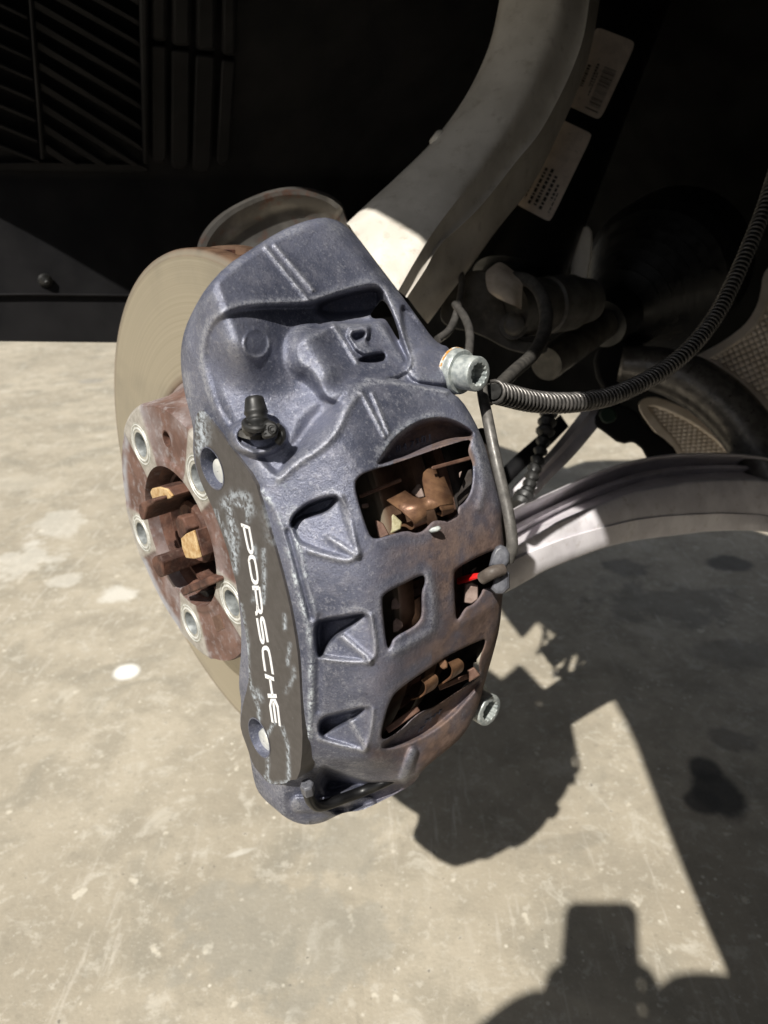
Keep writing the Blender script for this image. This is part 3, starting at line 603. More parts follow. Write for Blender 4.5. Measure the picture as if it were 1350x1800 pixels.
# bleeder cap
zb = float(caldepth(452, 770)); zc = zb-10
O = at(455, 762, zc); tip = at(447, 700, zc+1); axb = tip-O; Lb = np.linalg.norm(axb); k = zc/FOC
m = MB(); m.lathe(O, axb, [(5*k, 0), (21*k, 0), (21*k, 15*k), (23*k, 18*k), (23*k, 23*k), (20*k, 25*k), (18.5*k, 32*k), (21*k, 36*k), (21*k, 40*k), (20*k, 42*k), (17.5*k, 58*k), (16.5*k, 63*k), (14*k, 65.5*k), (.3, 66.5*k)], 28)
cap = m.build('bleeder_cap', M['rubber'], cal, auto=45)
m = MB(); m.lathe(at(436, 752, zc-2.5), [-.25, -.45, -.85], [(.3, 1.8), (10*k, 1.8), (12*k, .8), (12*k, -3)], 6); m.build('bleeder_nipple', M['dark_alu'], cal, bevel=.4)
m = MB(); m.lathe(at(440, 770, zb+1), at(452, 690, zb-5)-at(440, 770, zb+1), [(.3, .5), (26*k, .8), (24*k, 3), (14*k, 4.5)], 24); m.build('nipple_flange', M['dark_alu'], cal)
P = [at(447, 738, zc-4), at(462, 738, zc-6.2), at(476, 744, zc-5.5), at(487, 755, zc-3), at(486, 768, zc-2.5), at(470, 770, zc-4.5), at(452, 773, zc-5)]
m = MB(); 
poly = chaikin([(462, 741), (478, 738), (488, 748), (489, 764), (480, 770), (462, 773), (459, 762)], 2); m.prism(at(poly[:, 0], poly[:, 1], np.full(len(poly), zc-7.5)), at(490, 757, zc+4)-at(488, 757, zc-7.5)); st_ = m.build('cap_strap', M['rubber'], cal, bevel=1.2)
m = MB()
for rr, a0, a1 in ((7.0, 0, 6.28), (4.0, 0.5, 5.2)):
    a = np.linspace(a0, a1, 22); m.tube(at(478+rr*np.cos(a), 754+rr*1.15*np.sin(a), np.full(22, zc-7.8)), .32, 6)
for yy in (748, 755, 762): m.tube(at(np.array([463.5, 468]), np.array([yy+1, yy-1]), np.array([zc-7.7, zc-7.7])), .3, 6)
m.build('strap_mark', M['rubber'], cal)
a = np.linspace(-.2, 4.2, 24); m = MB(); m.tube(at(450+20*np.cos(a), 745+10*np.sin(a), zc-3-5.0*np.sin(a)), 1.5, 8); m.build('strap_loop', M['rubber'], cal)
m = MB(); m.tube([at(486, 750, zc-3), at(494, 757, zc-1), at(495, 770, zc-1), at(489, 778, zc)], 1.9, 10, res=5); m.build('strap_loop', M['rubber'], cal)

# mounting bolts, 12-point sockets, radial direction
BAX = HV*math.cos(R_(5))+UPV*math.sin(R_(5))
def bolt(head_px, z, rad_px, rusty, Ln, wash):
    O = at(head_px[0], head_px[1], z); k = z/FOC; r = rad_px*k
    m = MB(); m.lathe(O, BAX, [(r*1.0, -Ln), (r*1.0, -1.2), (r*.95, -.3), (r*.86, 0), (r*.66, 0), (r*.62, -.4), (r*.60, -7), (.2, -7.6)], 96, teeth={4: (12, .045), 5: (12, .07), 6: (12, .07)})
    o = m.build('mounting_bolt', M['zinc'], cal, auto=28)
    m = MB(); m.lathe(O, BAX, [(r*.9, -Ln+4.2), (r*1.22, -Ln+4.2), (r*1.3, -Ln+3.2), (r*1.3, -Ln+.4), (r*1.34, -Ln), (r*.9, -Ln)], 40); m.build('bolt_flange', M['zinc'], cal, auto=40)
    if rusty:
        m = MB(); m.lathe(O, BAX, [(r*.9, -Ln), (r*1.36, -Ln), (r*1.38, -Ln-1.5), (r*.9, -Ln-1.6)], 40); m.build('rust_seal', M['rust_ring'], cal)
def rr_mat():
    b = NB('orange_rust'); n = b.ramp(b.noise(420, 6, .7), .42, .56); col = b.mix(n, (.48, .22, .03), (.60, .58, .52)); b.bump(n, .5, .0006); return b.out(col, .7)
M['rust_ring'] = rr_mat()
bolt((842, 658), 352, 31, True, 15, 1)
bolt((862, 1250), 428, 29, False, 17, 0)

# crossover pipe at the lower end
m = MB(); P = Z5((470, 560), (482, 610), (505, 665), (545, 700), (600, 695), (700, 660), (860, 600), (1010, 535), (1080, 500)); P = np.array(P)
zz = np.array([409, 414, 419, 422, 424, 425, 424, 424, 430.]); zz = np.minimum(zz-1, caldepth(P[:, 0], P[:, 1])-5.5); lin = np.linspace(0, 1, len(zz)); lz = zz[0]+(zz[-3]-zz[0])*lin/lin[-3]; lz += min(0, (zz[:-2]-lz[:-2]).min()); zz[:-2] = lz[:-2]; zz[-3] += 2; zz[-2:] += [9, 22]; pz0 = zz[0]; m.tube(at(P[:, 0], P[:, 1], zz), 3.1, 14, res=8); m.build('crossover_pipe', M['strut'], cal)
m = MB(); m.lathe(at(541, 1386, pz0-.5), at(542.5, 1394, pz0+3)-at(539, 1378, pz0-3), [(.2, -5), (3.0, -5), (3.9, -4), (3.9, 3), (3.2, 4.2), (.2, 4.2)], 6); m.build('pipe_nut', M['clip'], cal, auto=20, bevel=.3)

# sensor cable, its clips and wires
m = MB(); P = np.array([(846, 640), (848, 690), (856, 730), (866, 780), (878, 835), (890, 885), (898, 930), (900, 962), (894, 985)]); zz = np.array([392, 386, 374, 368, 365, 364, 363, 364, 368.]); m.tube(at(P[:, 0], P[:, 1], zz), 3.0, 16, res=8)
cable = m.build('sensor_cable', M['grey_tube']); setp(cable, 'smooth grey sensor cable running down the right edge of the brake caliper', 'cable')
for poly, dz in ((A2((985, 250), (1010, 150), (1040, 95), (1080, 75), (1130, 100), (1155, 150), (1150, 220), (1110, 275), (1050, 262)), 5), (A2((1020, 380), (1040, 310), (1075, 320), (1085, 335), (1105, 320), (1120, 280), (1152, 300), (1152, 420), (1100, 470), (1040, 470), (1000, 430)), 5)):
    p = np.array(poly); z0 = 360; m = MB(); c = p.mean(0)
    m.grid([at(c[0]+(p[:, 0]-c[0])*s_, c[1]+(p[:, 1]-c[1])*s_, np.full(len(p), z0+dz-d_)) for s_, d_ in ((1, -10), (1, 1), (.93, 3.2), (.72, 4.2), (.02, 4.6))], closev=True)
    m.build('cable_clip', M['clip'], cal, auto=30, bevel=.5)
m = MB(); m.tube([at(847, 1017, 361), at(866, 1006, 356.5), at(884, 1001, 359)], [3.2, 3.4, 3.0], 14, res=5); m.build('wire_sleeve', M['sleeve'], cal)
m = MB(); m.tube([at(806, 1024, 378), at(828, 1017, 366), at(856, 1008, 360)], 1.15, 8, res=5); m.build('red_wire', M['red'], cal)
m = MB(); m.tube([at(806, 1019, 379), at(832, 1012, 366), at(856, 1011, 359)], 1.15, 8, res=5); m.build('red_wire', M['red'], cal)

# ------------------------------------------------------------------ brake pads (sit in the caliper)
for nm, a0, a1, f0, f1, lab in (('outer', 13, 19, 1, 13, 'worn outer brake pad between the disc and the lettered side of the caliper'), ('inner', -54, -48, -48, -36, 'worn inner brake pad on the far side of the disc, behind the caliper windows')):
    t = thing('brake_pad', lab, 'brake pad', pol(140, 5, a0), None)
    for part, b0, b1, r0, r1 in (('backing_plate', a0, a1, 112, 164), ('friction_lining', f0, f1, 116, 156)):
        m = MB(); ds = np.linspace(-26, 29, 24); G = np.stack([[pol(r, d, a) for r, a in ((r0, b0), (r1, b0), (r1, b1), (r0, b1))] for d in ds]); m.grid(G, closev=True); m.f += [(0, 1, 2, 3), (92, 93, 94, 95)]
        m.build(part, M['brown_metal'] if part == 'backing_plate' else M['pad'], t)
# pad nubs seen in the windows
def nub(poly, z, dz, mat, par, nm='nub'):
    p = np.array(poly); m = MB(); m.prism(at(p[:, 0], p[:, 1], np.full(len(p), z)), at(p[:, 0].mean(), p[:, 1].mean(), z+dz)-at(p[:, 0].mean(), p[:, 1].mean(), z), 1.1); return m.build(nm, mat, par, bevel=.6)
padt = bpy.data.objects['brake_pad']; padi = bpy.data.objects['brake_pad.001']
nub(A2((215, 520), (240, 490), (285, 475), (290, 570), (265, 590), (210, 590)), 352, 12, M['nub'], padt)
nub(A2((225, 690), (250, 658), (305, 690), (308, 725), (270, 770), (225, 775)), 350, 12, M['nub'], padt)
nub(A2((800, 390), (850, 375), (900, 400), (900, 510), (850, 545), (785, 535)), 372, 14, M['nub'], padi)
nub(A2((835, 290), (880, 255), (893, 262), (850, 305)), 380, 6, M['nub'], padi)
nub(A2((275, 410), (330, 385), (350, 560), (345, 690), (300, 660)), 362, 8, M['pad'], padt, 'shim_edge')
nub(A2((375, 525), (450, 480), (456, 640), (420, 700), (372, 740)), 361, 5, M['copper'], padt, 'shim_edge')
nub(A2((340, 380), (440, 330), (450, 470), (375, 520)), 364, 5, M['brown_metal'], padt, 'shim_edge')
nub(A1((270, 870), (330, 900), (380, 990), (290, 1025), (262, 880)), 338, 8, M['brown_metal'], padt, 'shim_edge')
nub(A1((350, 880), (410, 825), (480, 890), (470, 945), (385, 985)), 342, 8, M['yellow_plate'], padt, 'shim_edge')
nub(A1((330, 725), (430, 760), (460, 850), (410, 825), (350, 875)), 348, 8, M['pad'], padt, 'shim_edge')
nub(A1((550, 655), (600, 590), (625, 590), (660, 690), (610, 700)), 352, 8, M['nub'], padt, 'nub')
nub(A1((930, 500), (955, 485), (935, 545)), 362, 5, M['nub'], padi, 'nub')
nub(A1((1000, 480), (1030, 470), (1040, 560), (1010, 680), (930, 760), (915, 700)), 372, 8, M['pad'], padi, 'shim_edge')

# ------------------------------------------------------------------ pad springs: bent strips
def ribbon(mb, A, B, th=.9, k=6):
    A = spline(np.asarray(A, float), k); B = spline(np.asarray(B, float), k)
    a, b_ = at(A[:, 0], A[:, 1], A[:, 2]), at(B[:, 0], B[:, 1], B[:, 2])
    t = np.gradient(a, axis=0); nn = np.cross(b_-a, t); nn /= np.linalg.norm(nn, axis=1)[:, None]+1e-9
    mb.grid(np.stack([a, b_, b_+nn*th, a+nn*th], 1), closev=True); n = len(a); base = mb.n-4*n
    mb.f += [(base, base+1, base+2, base+3), tuple(base+4*(n-1)+i for i in (3, 2, 1, 0))]
def AZ(f, *p): return [(f((x, y))[0][0], f((x, y))[0][1], z) for x, y, z in p]
sp1 = thing('pad_spring', 'bronze bent-strip pad spring in the upper caliper window', 'pad spring', at(760, 890, 335), 'pad springs in the caliper windows')
zt = 326
def sheet(pts, mat, par, nm, th=1.0):
    p = AZ(A1, *pts); P = np.array(p); m = MB(); m.add(at(P[:, 0], P[:, 1], P[:, 2]), [tuple(range(len(P)))]); o = m.build(nm, mat, par, auto=25)
    bm = bmesh.new(); bm.from_mesh(o.data); bmesh.ops.triangulate(bm, faces=bm.faces); bm.to_mesh(o.data); bm.free()
    sm = o.modifiers.new('thickness', 'SOLIDIFY'); sm.thickness = th/1000; sm.offset = 0; return o
sheet(((360, 720, 331), (505, 645, 336), (570, 690, 333), (625, 708, 332), (668, 695, 332), (652, 630, 335), (640, 560, 339), (648, 500, 343), (690, 460, 348), (738, 463, 350), (772, 548, 345), (812, 533, 346), (845, 620, 341), (875, 685, 337), (887, 745, 335), (780, 760, 330), (722, 790, 330), (668, 800, 329), (672, 875, 331), (578, 905, 327), (540, 860, 325.5), (470, 800, 327)), M['copper'], sp1, 'leaf')
m = MB(); ribbon(m, AZ(A1, (578, 905, 327), (576, 935, 331), (545, 950, 336), (505, 925, 340), (470, 925, 343)), AZ(A1, (672, 875, 331), (668, 900, 335), (630, 908, 341), (600, 890, 344), (565, 890, 347))); m.build('curled_end', M['copper'], sp1, auto=60)
m = MB(); ribbon(m, AZ(A1, (780, 760, 330), (802, 805, 331), (797, 845, 336), (755, 830, 340)), AZ(A1, (887, 745, 335), (893, 790, 338), (880, 815, 343), (835, 810, 347))); m.build('curled_end', M['copper'], sp1, auto=60)
def bar(par, pts, z, wpx, mat, nm='locating_bar', th=2.2):
    p = np.array(pts); m = MB(); d = p[1]-p[0]; nrm = np.array([-d[1], d[0]])/np.linalg.norm(d)*wpx/2; qd = np.array([p[0]+nrm, p[1]+nrm, p[1]-nrm, p[0]-nrm])
    zz = np.array([z[0], z[1], z[1], z[0]], float); v = at(qd[:, 0], qd[:, 1], zz); m.prism(v, at(p[0][0], p[0][1], z[0]+th)-at(p[0][0], p[0][1], z[0])); return m.build(nm, mat, par, bevel=.5)
bar(sp1, A1((140, 690), (478, 552)), (327, 337), 7, M['brown_metal']); bar(sp1, A1((715, 465), (1022, 382)), (338, 352), 7, M['brown_metal'])
bar(sp1, A1((160, 765), (215, 755)), (333, 336), 8, M['nub'], 'tab', 3)
nub(A1((690, 958), (715, 935), (770, 918), (792, 942), (760, 965), (712, 975)), 330, 3, M['zinc'], sp1, 'pin_stub')
sp2 = thing('pad_spring', 'brown curled pad spring in the lower caliper window', 'pad spring', at(780, 1230, 375), 'pad springs in the caliper windows')
m = MB(); ribbon(m, AZ(A2, (365, 1300, 372), (430, 1280, 368), (475, 1240, 364), (480, 1190, 361), (450, 1150, 361)), AZ(A2, (480, 1240, 378), (540, 1215, 374), (575, 1170, 370), (572, 1120, 366), (535, 1095, 364))); m.build('leaf', M['copper'], sp2, auto=60)
m = MB(); ribbon(m, AZ(A2, (585, 1190, 378), (640, 1150, 374), (682, 1110, 370), (690, 1060, 366), (665, 1010, 364)), AZ(A2, (660, 1145, 384), (730, 1100, 379), (775, 1060, 375), (778, 1010, 371), (740, 975, 368))); m.build('leaf', M['copper'], sp2, auto=60)
nub(A2((588, 1010), (635, 980), (660, 1010), (660, 1050), (625, 1065), (600, 1045)), 362, 8, M['copper'], sp2, 'stud')
bar(sp2, A2((180, 1550), (430, 1370)), (365, 373), 12, M['brown_metal']); bar(sp2, A2((590, 1215), (900, 1085)), (384, 392), 9, M['brown_metal'])
nub(A2((815, 1075), (870, 1045), (920, 1110), (830, 1165), (830, 1110)), 384, 6, M['brown_metal'], sp2, 'tab')
# cast figures on the two ledges: worn raised strokes
m = MB()
for (x, y, gl) in ((440, 290, 0), (490, 275, 4), (545, 255, 7), (590, 235, 3), (640, 215, 0), (690, 200, 1)):
    seqs = {0: [[(0, 0), (0, 45), (22, 40), (22, -5), (0, 0)]], 4: [[(15, -5), (0, 25), (25, 20)], [(18, 0), (18, 45)]], 7: [[(0, 0), (25, -6), (8, 42)]], 3: [[(0, 0), (22, -5), (10, 18), (24, 25), (2, 42)]], 1: [[(10, -4), (10, 42)]]}[gl]
    for s_ in seqs:
        p = np.array(A1(*[(x+a_, y+b_) for a_, b_ in s_])); m.tube(onc(p[:, 0], p[:, 1], .2), .55, 6)
setp(m.build('cast_number', M['paint'], cal), kind='stuff'); m = MB()
for (x, y) in ((430, 1560), (455, 1545), (485, 1490), (520, 1470), (555, 1440), (590, 1415)):
    p = np.array(A2((x, y), (x+12, y-28), (x+26, y-34))); m.tube(onc(p[:, 0], p[:, 1], .2), .5, 6)
setp(m.build('cast_number', M['paint'], cal), kind='stuff')

# ------------------------------------------------------------------ brake disc
disc = thing('brake_disc', 'ventilated brake disc with worn grey friction face and rusty five-hole hat', 'brake disc', pol(171, -90, -17))
m = MB(); a = np.linspace(0, 2*np.pi, 181)[:-1]
prof = [(92, -34, 0), (166, -34, .2), (171, -33.5, .9), (171.7, -31, 1), (171.7, -24, 1), (166, -23.5, 1), (166, -11, 1), (171.7, -10.5, 1), (171.7, -2.5, 1), (171, -.8, .75), (169, -.1, .25), (167.5, .1, .5), (166.5, 0, 0), (150, 0, 0), (130, 0, 0), (112, 0, 0), (101, 0, .05), (97, -.2, .6), (95, -1.2, 1), (93, -3, 1), (92, -34, 1)]
G = np.stack([pol(r*np.ones_like(a), np.degrees(a), ax*np.ones_like(a)) for r, ax, _ in prof]); m.grid(G, closev=True)
fr = m.build('friction_ring', M['rotor'], disc, auto=30)
at_ = np.concatenate([np.stack([np.full(180, r/100), np.full(180, e), np.zeros(180), np.ones(180)], 1) for r, _, e in prof]); ca = fr.data.color_attributes.new('mask', 'FLOAT_COLOR', 'POINT'); ca.data.foreach_set('color', at_.astype(np.float32).ravel())
m = MB(); n = 40
for k in range(48):
    t0 = k*7.5; q_ = np.array([pol(r, t0+d_, ax) for ax in (-23.4, -11) for r, d_ in ((170, -.7), (170, .7), (140, .9), (140, -.9))]); m.add(q_, [(0, 1, 5, 4), (1, 2, 6, 5), (2, 3, 7, 6), (3, 0, 4, 7)])
setp(m.build('cooling_vane', M['rust'], disc), kind='stuff')
HA = [math.degrees(math.atan2(*(lambda P: ((P-C0) @ UPV, (P-C0) @ HV))(on_plane(px, py, 33.5)))) for px, py in ((248, 783),)][0]
HANG = [HA+72*i for i in range(5)]
# hat face with bolt holes, lobed rim
na, nr = 360, 44; rr = np.linspace(47, 84, nr); aa = np.linspace(0, 360, na, endpoint=False)
RRg, AAg = np.meshgrid(rr, aa, indexing='ij')
H_, U_ = RRg*np.cos(np.radians(AAg)), RRg*np.sin(np.radians(AAg)); dh = np.full(RRg.shape, 1e9); hx = H_.copy(); hy = U_.copy(); 
for g in HANG: dh = np.minimum(dh, np.hypot(H_-65*math.cos(R_(g)), U_-65*math.sin(R_(g))))
sc_ = HANG[0]-36+72*4; d2 = np.hypot(H_-66*math.cos(R_(HA-36)), U_-66*math.sin(R_(HA-36)))
lob = np.min(np.abs((AAg[..., None]-np.array(HANG)+180) % 360-180), -1)
ax_ = 33.5 - 1.2*ss((lob-13)/3)*ss((RRg-50)/3)
cur = np.minimum(dh-8.2, d2-4.6)
near = np.abs(cur) < .55
for g, r0, rad in [(g, 65, 8.2) for g in HANG]+[(HA-36, 66, 4.6)]:
    c = np.array([r0*math.cos(R_(g)), r0*math.sin(R_(g))]); d = np.hypot(H_-c[0], U_-c[1]); s_ = (np.abs(d-rad) < .6); hx = np.where(s_, c[0]+(H_-c[0])*rad/d, hx); hy = np.where(s_, c[1]+(U_-c[1])*rad/d, hy)
fs = np.where(np.abs(cur) < .6, 0, cur)
G = wf(hx, hy, ax_); I = np.arange(na*nr).reshape(nr, na); J = np.roll(I, -1, 1); q_ = np.stack([I[:-1], I[1:], J[1:], J[:-1]], -1).reshape(-1, 4); ok = (fs.ravel()[q_] >= 0).all(1)
m = MB(); m.add(G, q_[ok].tolist())
prof = [(84, 33.5), (86, 32.4), (86.8, 30.5), (87, 26), (88.5, 12), (92, 2), (96, -2), (96, -8)]
a2 = np.radians(aa); lob1 = np.min(np.abs((aa[:, None]-np.array(HANG)+180) % 360-180), -1); flat = 1-.018*ss((lob1-14)/4)
G = np.stack([pol(r*(flat if r < 90 else 1), aa, (ax if r > 84 else 33.5-1.2*ss((lob1-13)/3))*np.ones_like(aa)) for r, ax in prof]); G[0] = wf(hx, hy, ax_)[-1]; m.grid(G, closev=True)
m.grid([pol(47*np.ones_like(aa), aa, 33.5*np.ones_like(aa)), pol(46.2*np.ones_like(aa), aa, 31*np.ones_like(aa)), pol(46*np.ones_like(aa), aa, 20*np.ones_like(aa))], closev=True)
hat = m.build('disc_hat', M['hat'], disc, auto=35)
padm = 1-ss((lob-12.5)/2.5); lob1v = lob1; pv = np.concatenate([padm.ravel()]+[(1-ss((lob1v-12.5)/2.5))*(1 if r < 88 else .2) for r, ax in prof]+[lob1v*0]*3)
side = ss((-np.cos(np.radians(aa-195))*-1+.1)/.5); rv = np.concatenate([(ss((RRg-74)/7)*ss((np.cos(np.radians(AAg-195))+.1)/.5)).ravel()]+[side*(1 if 83 < r < 88 else .5) for r, ax in prof]+[lob1v*0]*3)
ca = hat.data.color_attributes.new('mask', 'FLOAT_COLOR', 'POINT'); ca.data.foreach_set('color', np.stack([pv, rv, pv*0, pv*0+1], 1).astype(np.float32).ravel())
seat_mesh = {}
for i, g in enumerate(HANG):
    O = pol(65, g, 33.5)
    for nm, pr, mt in (('bolt_seat', [(8.2, .05), (14.6, .05), (15.4, -.3), (15.4, -1.4)], 'seat_zinc'), ('seat_ring', [(10.0, .1), (10.3, .5), (11.2, .5), (11.5, .1)], 'seat_ring'), ('seat_ring', [(12.6, .1), (12.8, .35), (13.3, .35), (13.5, .1)], 'seat_ring'), ('seat_bore', [(8.3, .1), (7.9, -1), (7.2, -4), (7.0, -14), (.3, -14.2)], 'seat_hole')):
        m = MB(); m.lathe(O, NV, pr, 32); m.build(nm, M[mt], disc)
m = MB(); m.lathe(pol(66, HA-36, 32.3), NV, [(5.4, .1), (4.6, 0), (4.2, -7), (.2, -7.2)], 20); m.build('screw_hole', M['rust'], disc)
c = np.array([(372, 1085), (386, 1079), (395, 1104), (381, 1111)]); m = MB(); v = on_plane(c[:, 0], c[:, 1], 32.6); m.prism(v, -NV*.8); m.build('weight_patch', M['brown_metal'], disc)

# ------------------------------------------------------------------ hub with castellated cage
hub = thing('wheel_hub', 'rusty wheel hub with a castellated nut cage inside the disc bore', 'wheel hub', pol(45, -90, 0))
m = MB(); m.lathe(C0, NV, [(46.5, 26), (44, 22), (43.5, 4), (30, 2), (28, 2), (28, 8), (22, 10), (21, 22), (19, 24), (12, 24), (11, 14), (.2, 12)], 48); m.build('hub_flange', M['rust'], hub, auto=40)
m = MB(); m.lathe(C0, NV, [(41, 5), (41, 20), (38.5, 20), (38, 5)], 40, a0=-1.0, a1=5.0); m.build('nut_cage', M['rust'], hub)
def H5(*p): return [(230+x/6, 800+y/6) for x, y in p]
for poly, ax, dep, tip in ((H5((220, 385), (240, 345), (320, 330), (400, 352), (460, 425), (440, 450), (310, 490), (250, 462)), 36, 38, 1),
                      (H5((78, 600), (82, 520), (108, 502), (180, 470), (240, 462), (250, 500), (170, 560), (140, 690), (105, 686)), 46, 48, 0),
                      (H5((545, 870), (600, 820), (680, 785), (715, 920), (755, 1075), (690, 1092), (600, 1082), (560, 980)), 38, 40, 1),
                      (H5((215, 1100), (240, 1070), (300, 1060), (330, 1130), (345, 1280), (310, 1292), (285, 1280), (230, 1180)), 44, 46, 0),
                      (H5((515, 1432), (530, 1402), (640, 1362), (820, 1282), (905, 1300), (915, 1342), (740, 1412), (550, 1490)), 38, 38, 0),
                      (H5((460, 700), (490, 640), (540, 660), (600, 790), (560, 850), (540, 900), (500, 860)), 32, 34, 0)):
    p = np.array(poly); v = on_plane(p[:, 0], p[:, 1], ax); m = MB(); m.prism(v, -NV*dep, .97); o = m.build('cage_finger', M['rust'], hub, bevel=1.0)
    if tip:
        c = v.mean(0); vv = c+(v-c)*.97; m = MB(); m.prism(vv+NV*1.4, -NV*1.6, 1.02); m.build('worn_tip', M['raw_edge'], hub, bevel=.5)
m = MB(); p = np.array(H5((600, 1490), (700, 1440), (790, 1430), (815, 1500), (730, 1590), (690, 1600))); m.prism(on_plane(p[:, 0], p[:, 1], 24), -NV*14); m.build('nut', M['dark_alu'], hub, bevel=.8)

# ------------------------------------------------------------------ dust shield behind the disc
outer_c = np.array([(340, 470), (352, 418), (385, 378), (440, 347), (490, 331), (535, 329), (575, 340), (596, 353), (603, 362), (606, 372), (616, 396), (640, 430)], float)
lipc = np.array([(352, 480), (366, 425), (398, 386), (446, 358), (492, 344), (534, 343), (570, 353), (590, 366), (600, 374), (603, 382), (611, 402), (634, 434)], float)
m = MB(); oc = spline(outer_c, 6); lc = spline(lipc, 6); cc = np.array([500, 520.])
ic1 = lc+(cc-lc)*.22; ic2 = lc+(cc-lc)*.55; ic3 = lc+(cc-lc)*.9
rows = [(oc, 596), (oc*.6+lc*.4, 590), (lc, 592), (lc+(cc-lc)*.1, 604), (ic1, 612), (ic2, 620), (ic3, 622)]
m.grid([at(p[:, 0], p[:, 1], np.full(len(p), float(z))) for p, z in rows]); m.grid([at(p[:, 0], p[:, 1], np.full(len(p), float(z)+3)) for p, z in rows[:3]])
def shield_mat():
    b = NB('shield_steel'); n = b.ramp(b.noise(30, 6, .6), .45, .65); col = b.mix(n, (.16, .15, .138), (.24, .225, .205)); col = b.mix(b.ramp(b.noise(55, 6, .65), .52, .68, 0, .8), col, (.20, .10, .07)); return b.out(col, .34, .7)
M['shield'] = shield_mat()
setp(m.build('dust_shield', M['shield']), 'curved grey metal dust shield peeking out above the disc, behind the caliper', 'dust shield')

# ------------------------------------------------------------------ knuckle arm
def loftpx(stations, k=8):
    """stations: list of cross-sections [(px,py,z),...]; returns a grid splined along"""
    A = np.array(stations, float); n, mm = A.shape[:2]
    G = np.stack([spline(A[:, j], k) for j in range(mm)], 1); return at(G[..., 0], G[..., 1], G[..., 2])
arm = []
left = [(611, 394, 552), (655, 352, 560), (700, 311, 568), (767, 244, 580), (822, 167, 590), (861, 83, 594), (880, 0, 594), (892, -90, 590)]
rid = [(700, 511, 525), (732, 455, 532), (767, 400, 540), (826, 322, 552), (890, 232, 564), (942, 140, 572), (985, 30, 576), (1000, -80, 574)]
fl = [(714, 522, 535), (745, 475, 542), (774, 428, 552), (838, 368, 566), (905, 285, 580), (958, 215, 590), (1020, 80, 596), (1042, -60, 596)]
web = [(750, 567, 580), (785, 520, 590), (820, 475, 598), (872, 402, 610), (925, 335, 622), (965, 265, 632), (1030, 110, 640), (1060, -50, 640)]
st = []
for L, Rg, Fl, W in zip(left, rid, fl, web):
    L, Rg, Fl, W = map(np.array, (L, Rg, Fl, W)); e = (Rg-L)
    st.append([L+[2, 2, 55], L+[-2, -1, 12], L+[3, 2, 1], L+e*.12+[0, 0, -3], L+e*.5+[0, 0, -5], L+e*.85+[0, 0, -4], Rg+[0, 0, 0], Rg*.75+Fl*.25+[0, 0, 2], Rg*.3+Fl*.7+[0, 0, 3], Fl+[-3, -2, 1], Fl+[1, 1, 1], Fl+[3, 2, 9], Fl*.5+W*.5+[0, 0, 4], W, W+[2, 2, 40]])
m = MB(); m.grid(loftpx(st)); 
knuckle = thing('steering_knuckle', 'curved cast aluminium upright arm rising behind the brake caliper', 'steering knuckle', at(690, 520, 545))
m.build('upright', M['alu'], knuckle, auto=60)
m = MB(); m.lathe(at(764, 240, 592), [-.7, -.5, -.3], [(.2, 1.5), (5, 1.2), (8, -1.5), (9, -10)], 20); m.build('side_boss', M['alu'], knuckle)

# ------------------------------------------------------------------ strut with two labels
strut = thing('suspension_strut', 'black suspension strut with two brownish printed labels on its side', 'strut', at(905, 540, 690))
p0 = at(1150, -120, 790); p1 = at(905, 500, 700); axs = (p1-p0)/np.linalg.norm(p1-p0); rs = 44
m = MB(); m.tube([p0, p0+(p1-p0)*.5, p1], rs, 40); m.tube([p1-axs*4, p1+axs*25], rs*.8, 32); m.build('strut_tube', M['strut'], strut, auto=50)
def oncyl(px, py, lift):
    v = ray(px, py); v = v/np.linalg.norm(v, axis=-1, keepdims=True); o = -p0
    va = v @ axs; oa = o @ axs; vp = v-va[..., None]*axs; op = o-oa*axs
    A = (vp*vp).sum(-1); B = 2*(vp @ op); Cc = op @ op-(rs+lift)**2; D = np.maximum(B*B-4*A*Cc, 0); t = (-B-np.sqrt(D))/(2*A); return v*t[..., None]
def quadpx(c, u, v):
    c = np.array(c, float); u = np.asarray(u); v = np.asarray(v); return (c[0]*(1-u)[..., None]*(1-v)[..., None]+c[1]*u[..., None]*(1-v)[..., None]+c[2]*u[..., None]*v[..., None]+c[3]*(1-u)[..., None]*v[..., None])
def patch(mb, quad, lift, rect=(0, 1, 0, 1), n=12, rc=.0):
    U, W = np.meshgrid(np.linspace(0, 1, n), np.linspace(0, 1, n)); 
    if rc:
        a = np.abs(U*2-1); b_ = np.abs(W*2-1); U = .5+(U-.5)*(1-rc*b_**10); W = .5+(W-.5)*(1-rc*.6*a**10)
    U = rect[0]+(rect[1]-rect[0])*U; W = rect[2]+(rect[3]-rect[2])*W
    q = quadpx(quad, U, W); mb.grid(oncyl(q[..., 0], q[..., 1], lift))
LQ1 = [(1047, 46), (1119, 74), (1055, 212), (994, 184)]; LQ2 = [(984, 208), (1042, 236), (967, 391), (905, 358)]
lab1 = MB(); patch(lab1, LQ1, .6, n=24, rc=.08); l1 = lab1.build('label', M['label'], strut, auto=0); l1['label'] = 'wrinkled upper sticker with a barcode'
lab2 = MB(); patch(lab2, LQ2, .6, n=24, rc=.05); l2 = lab2.build('label', M['label'], strut, auto=0); l2['label'] = 'lower sticker with small printed lines'
m = MB(); 
for i in range(26):
    u = .44+i*.0175; w_ = random.choice((.006, .009, .012)); 
    patch(m, LQ1, .9, (.55, .86, .40+i*.019, .40+i*.019+w_), n=4)
m.build('barcode', M['print'], l1, smooth=False)
m = MB()
for (u0, u1, v0, v1) in ((.16, .24, .45, .72), (.36, .42, .40, .68), (.44, .47, .5, .8), (.5, .86, .92, .935)):
    k = v0
    while k < v1: d = random.uniform(.012, .035); patch(m, LQ1, .9, (u0, u1, k, min(k+d, v1)), n=3); k += d+.012
m.build('print', M['print'], l1, smooth=False)
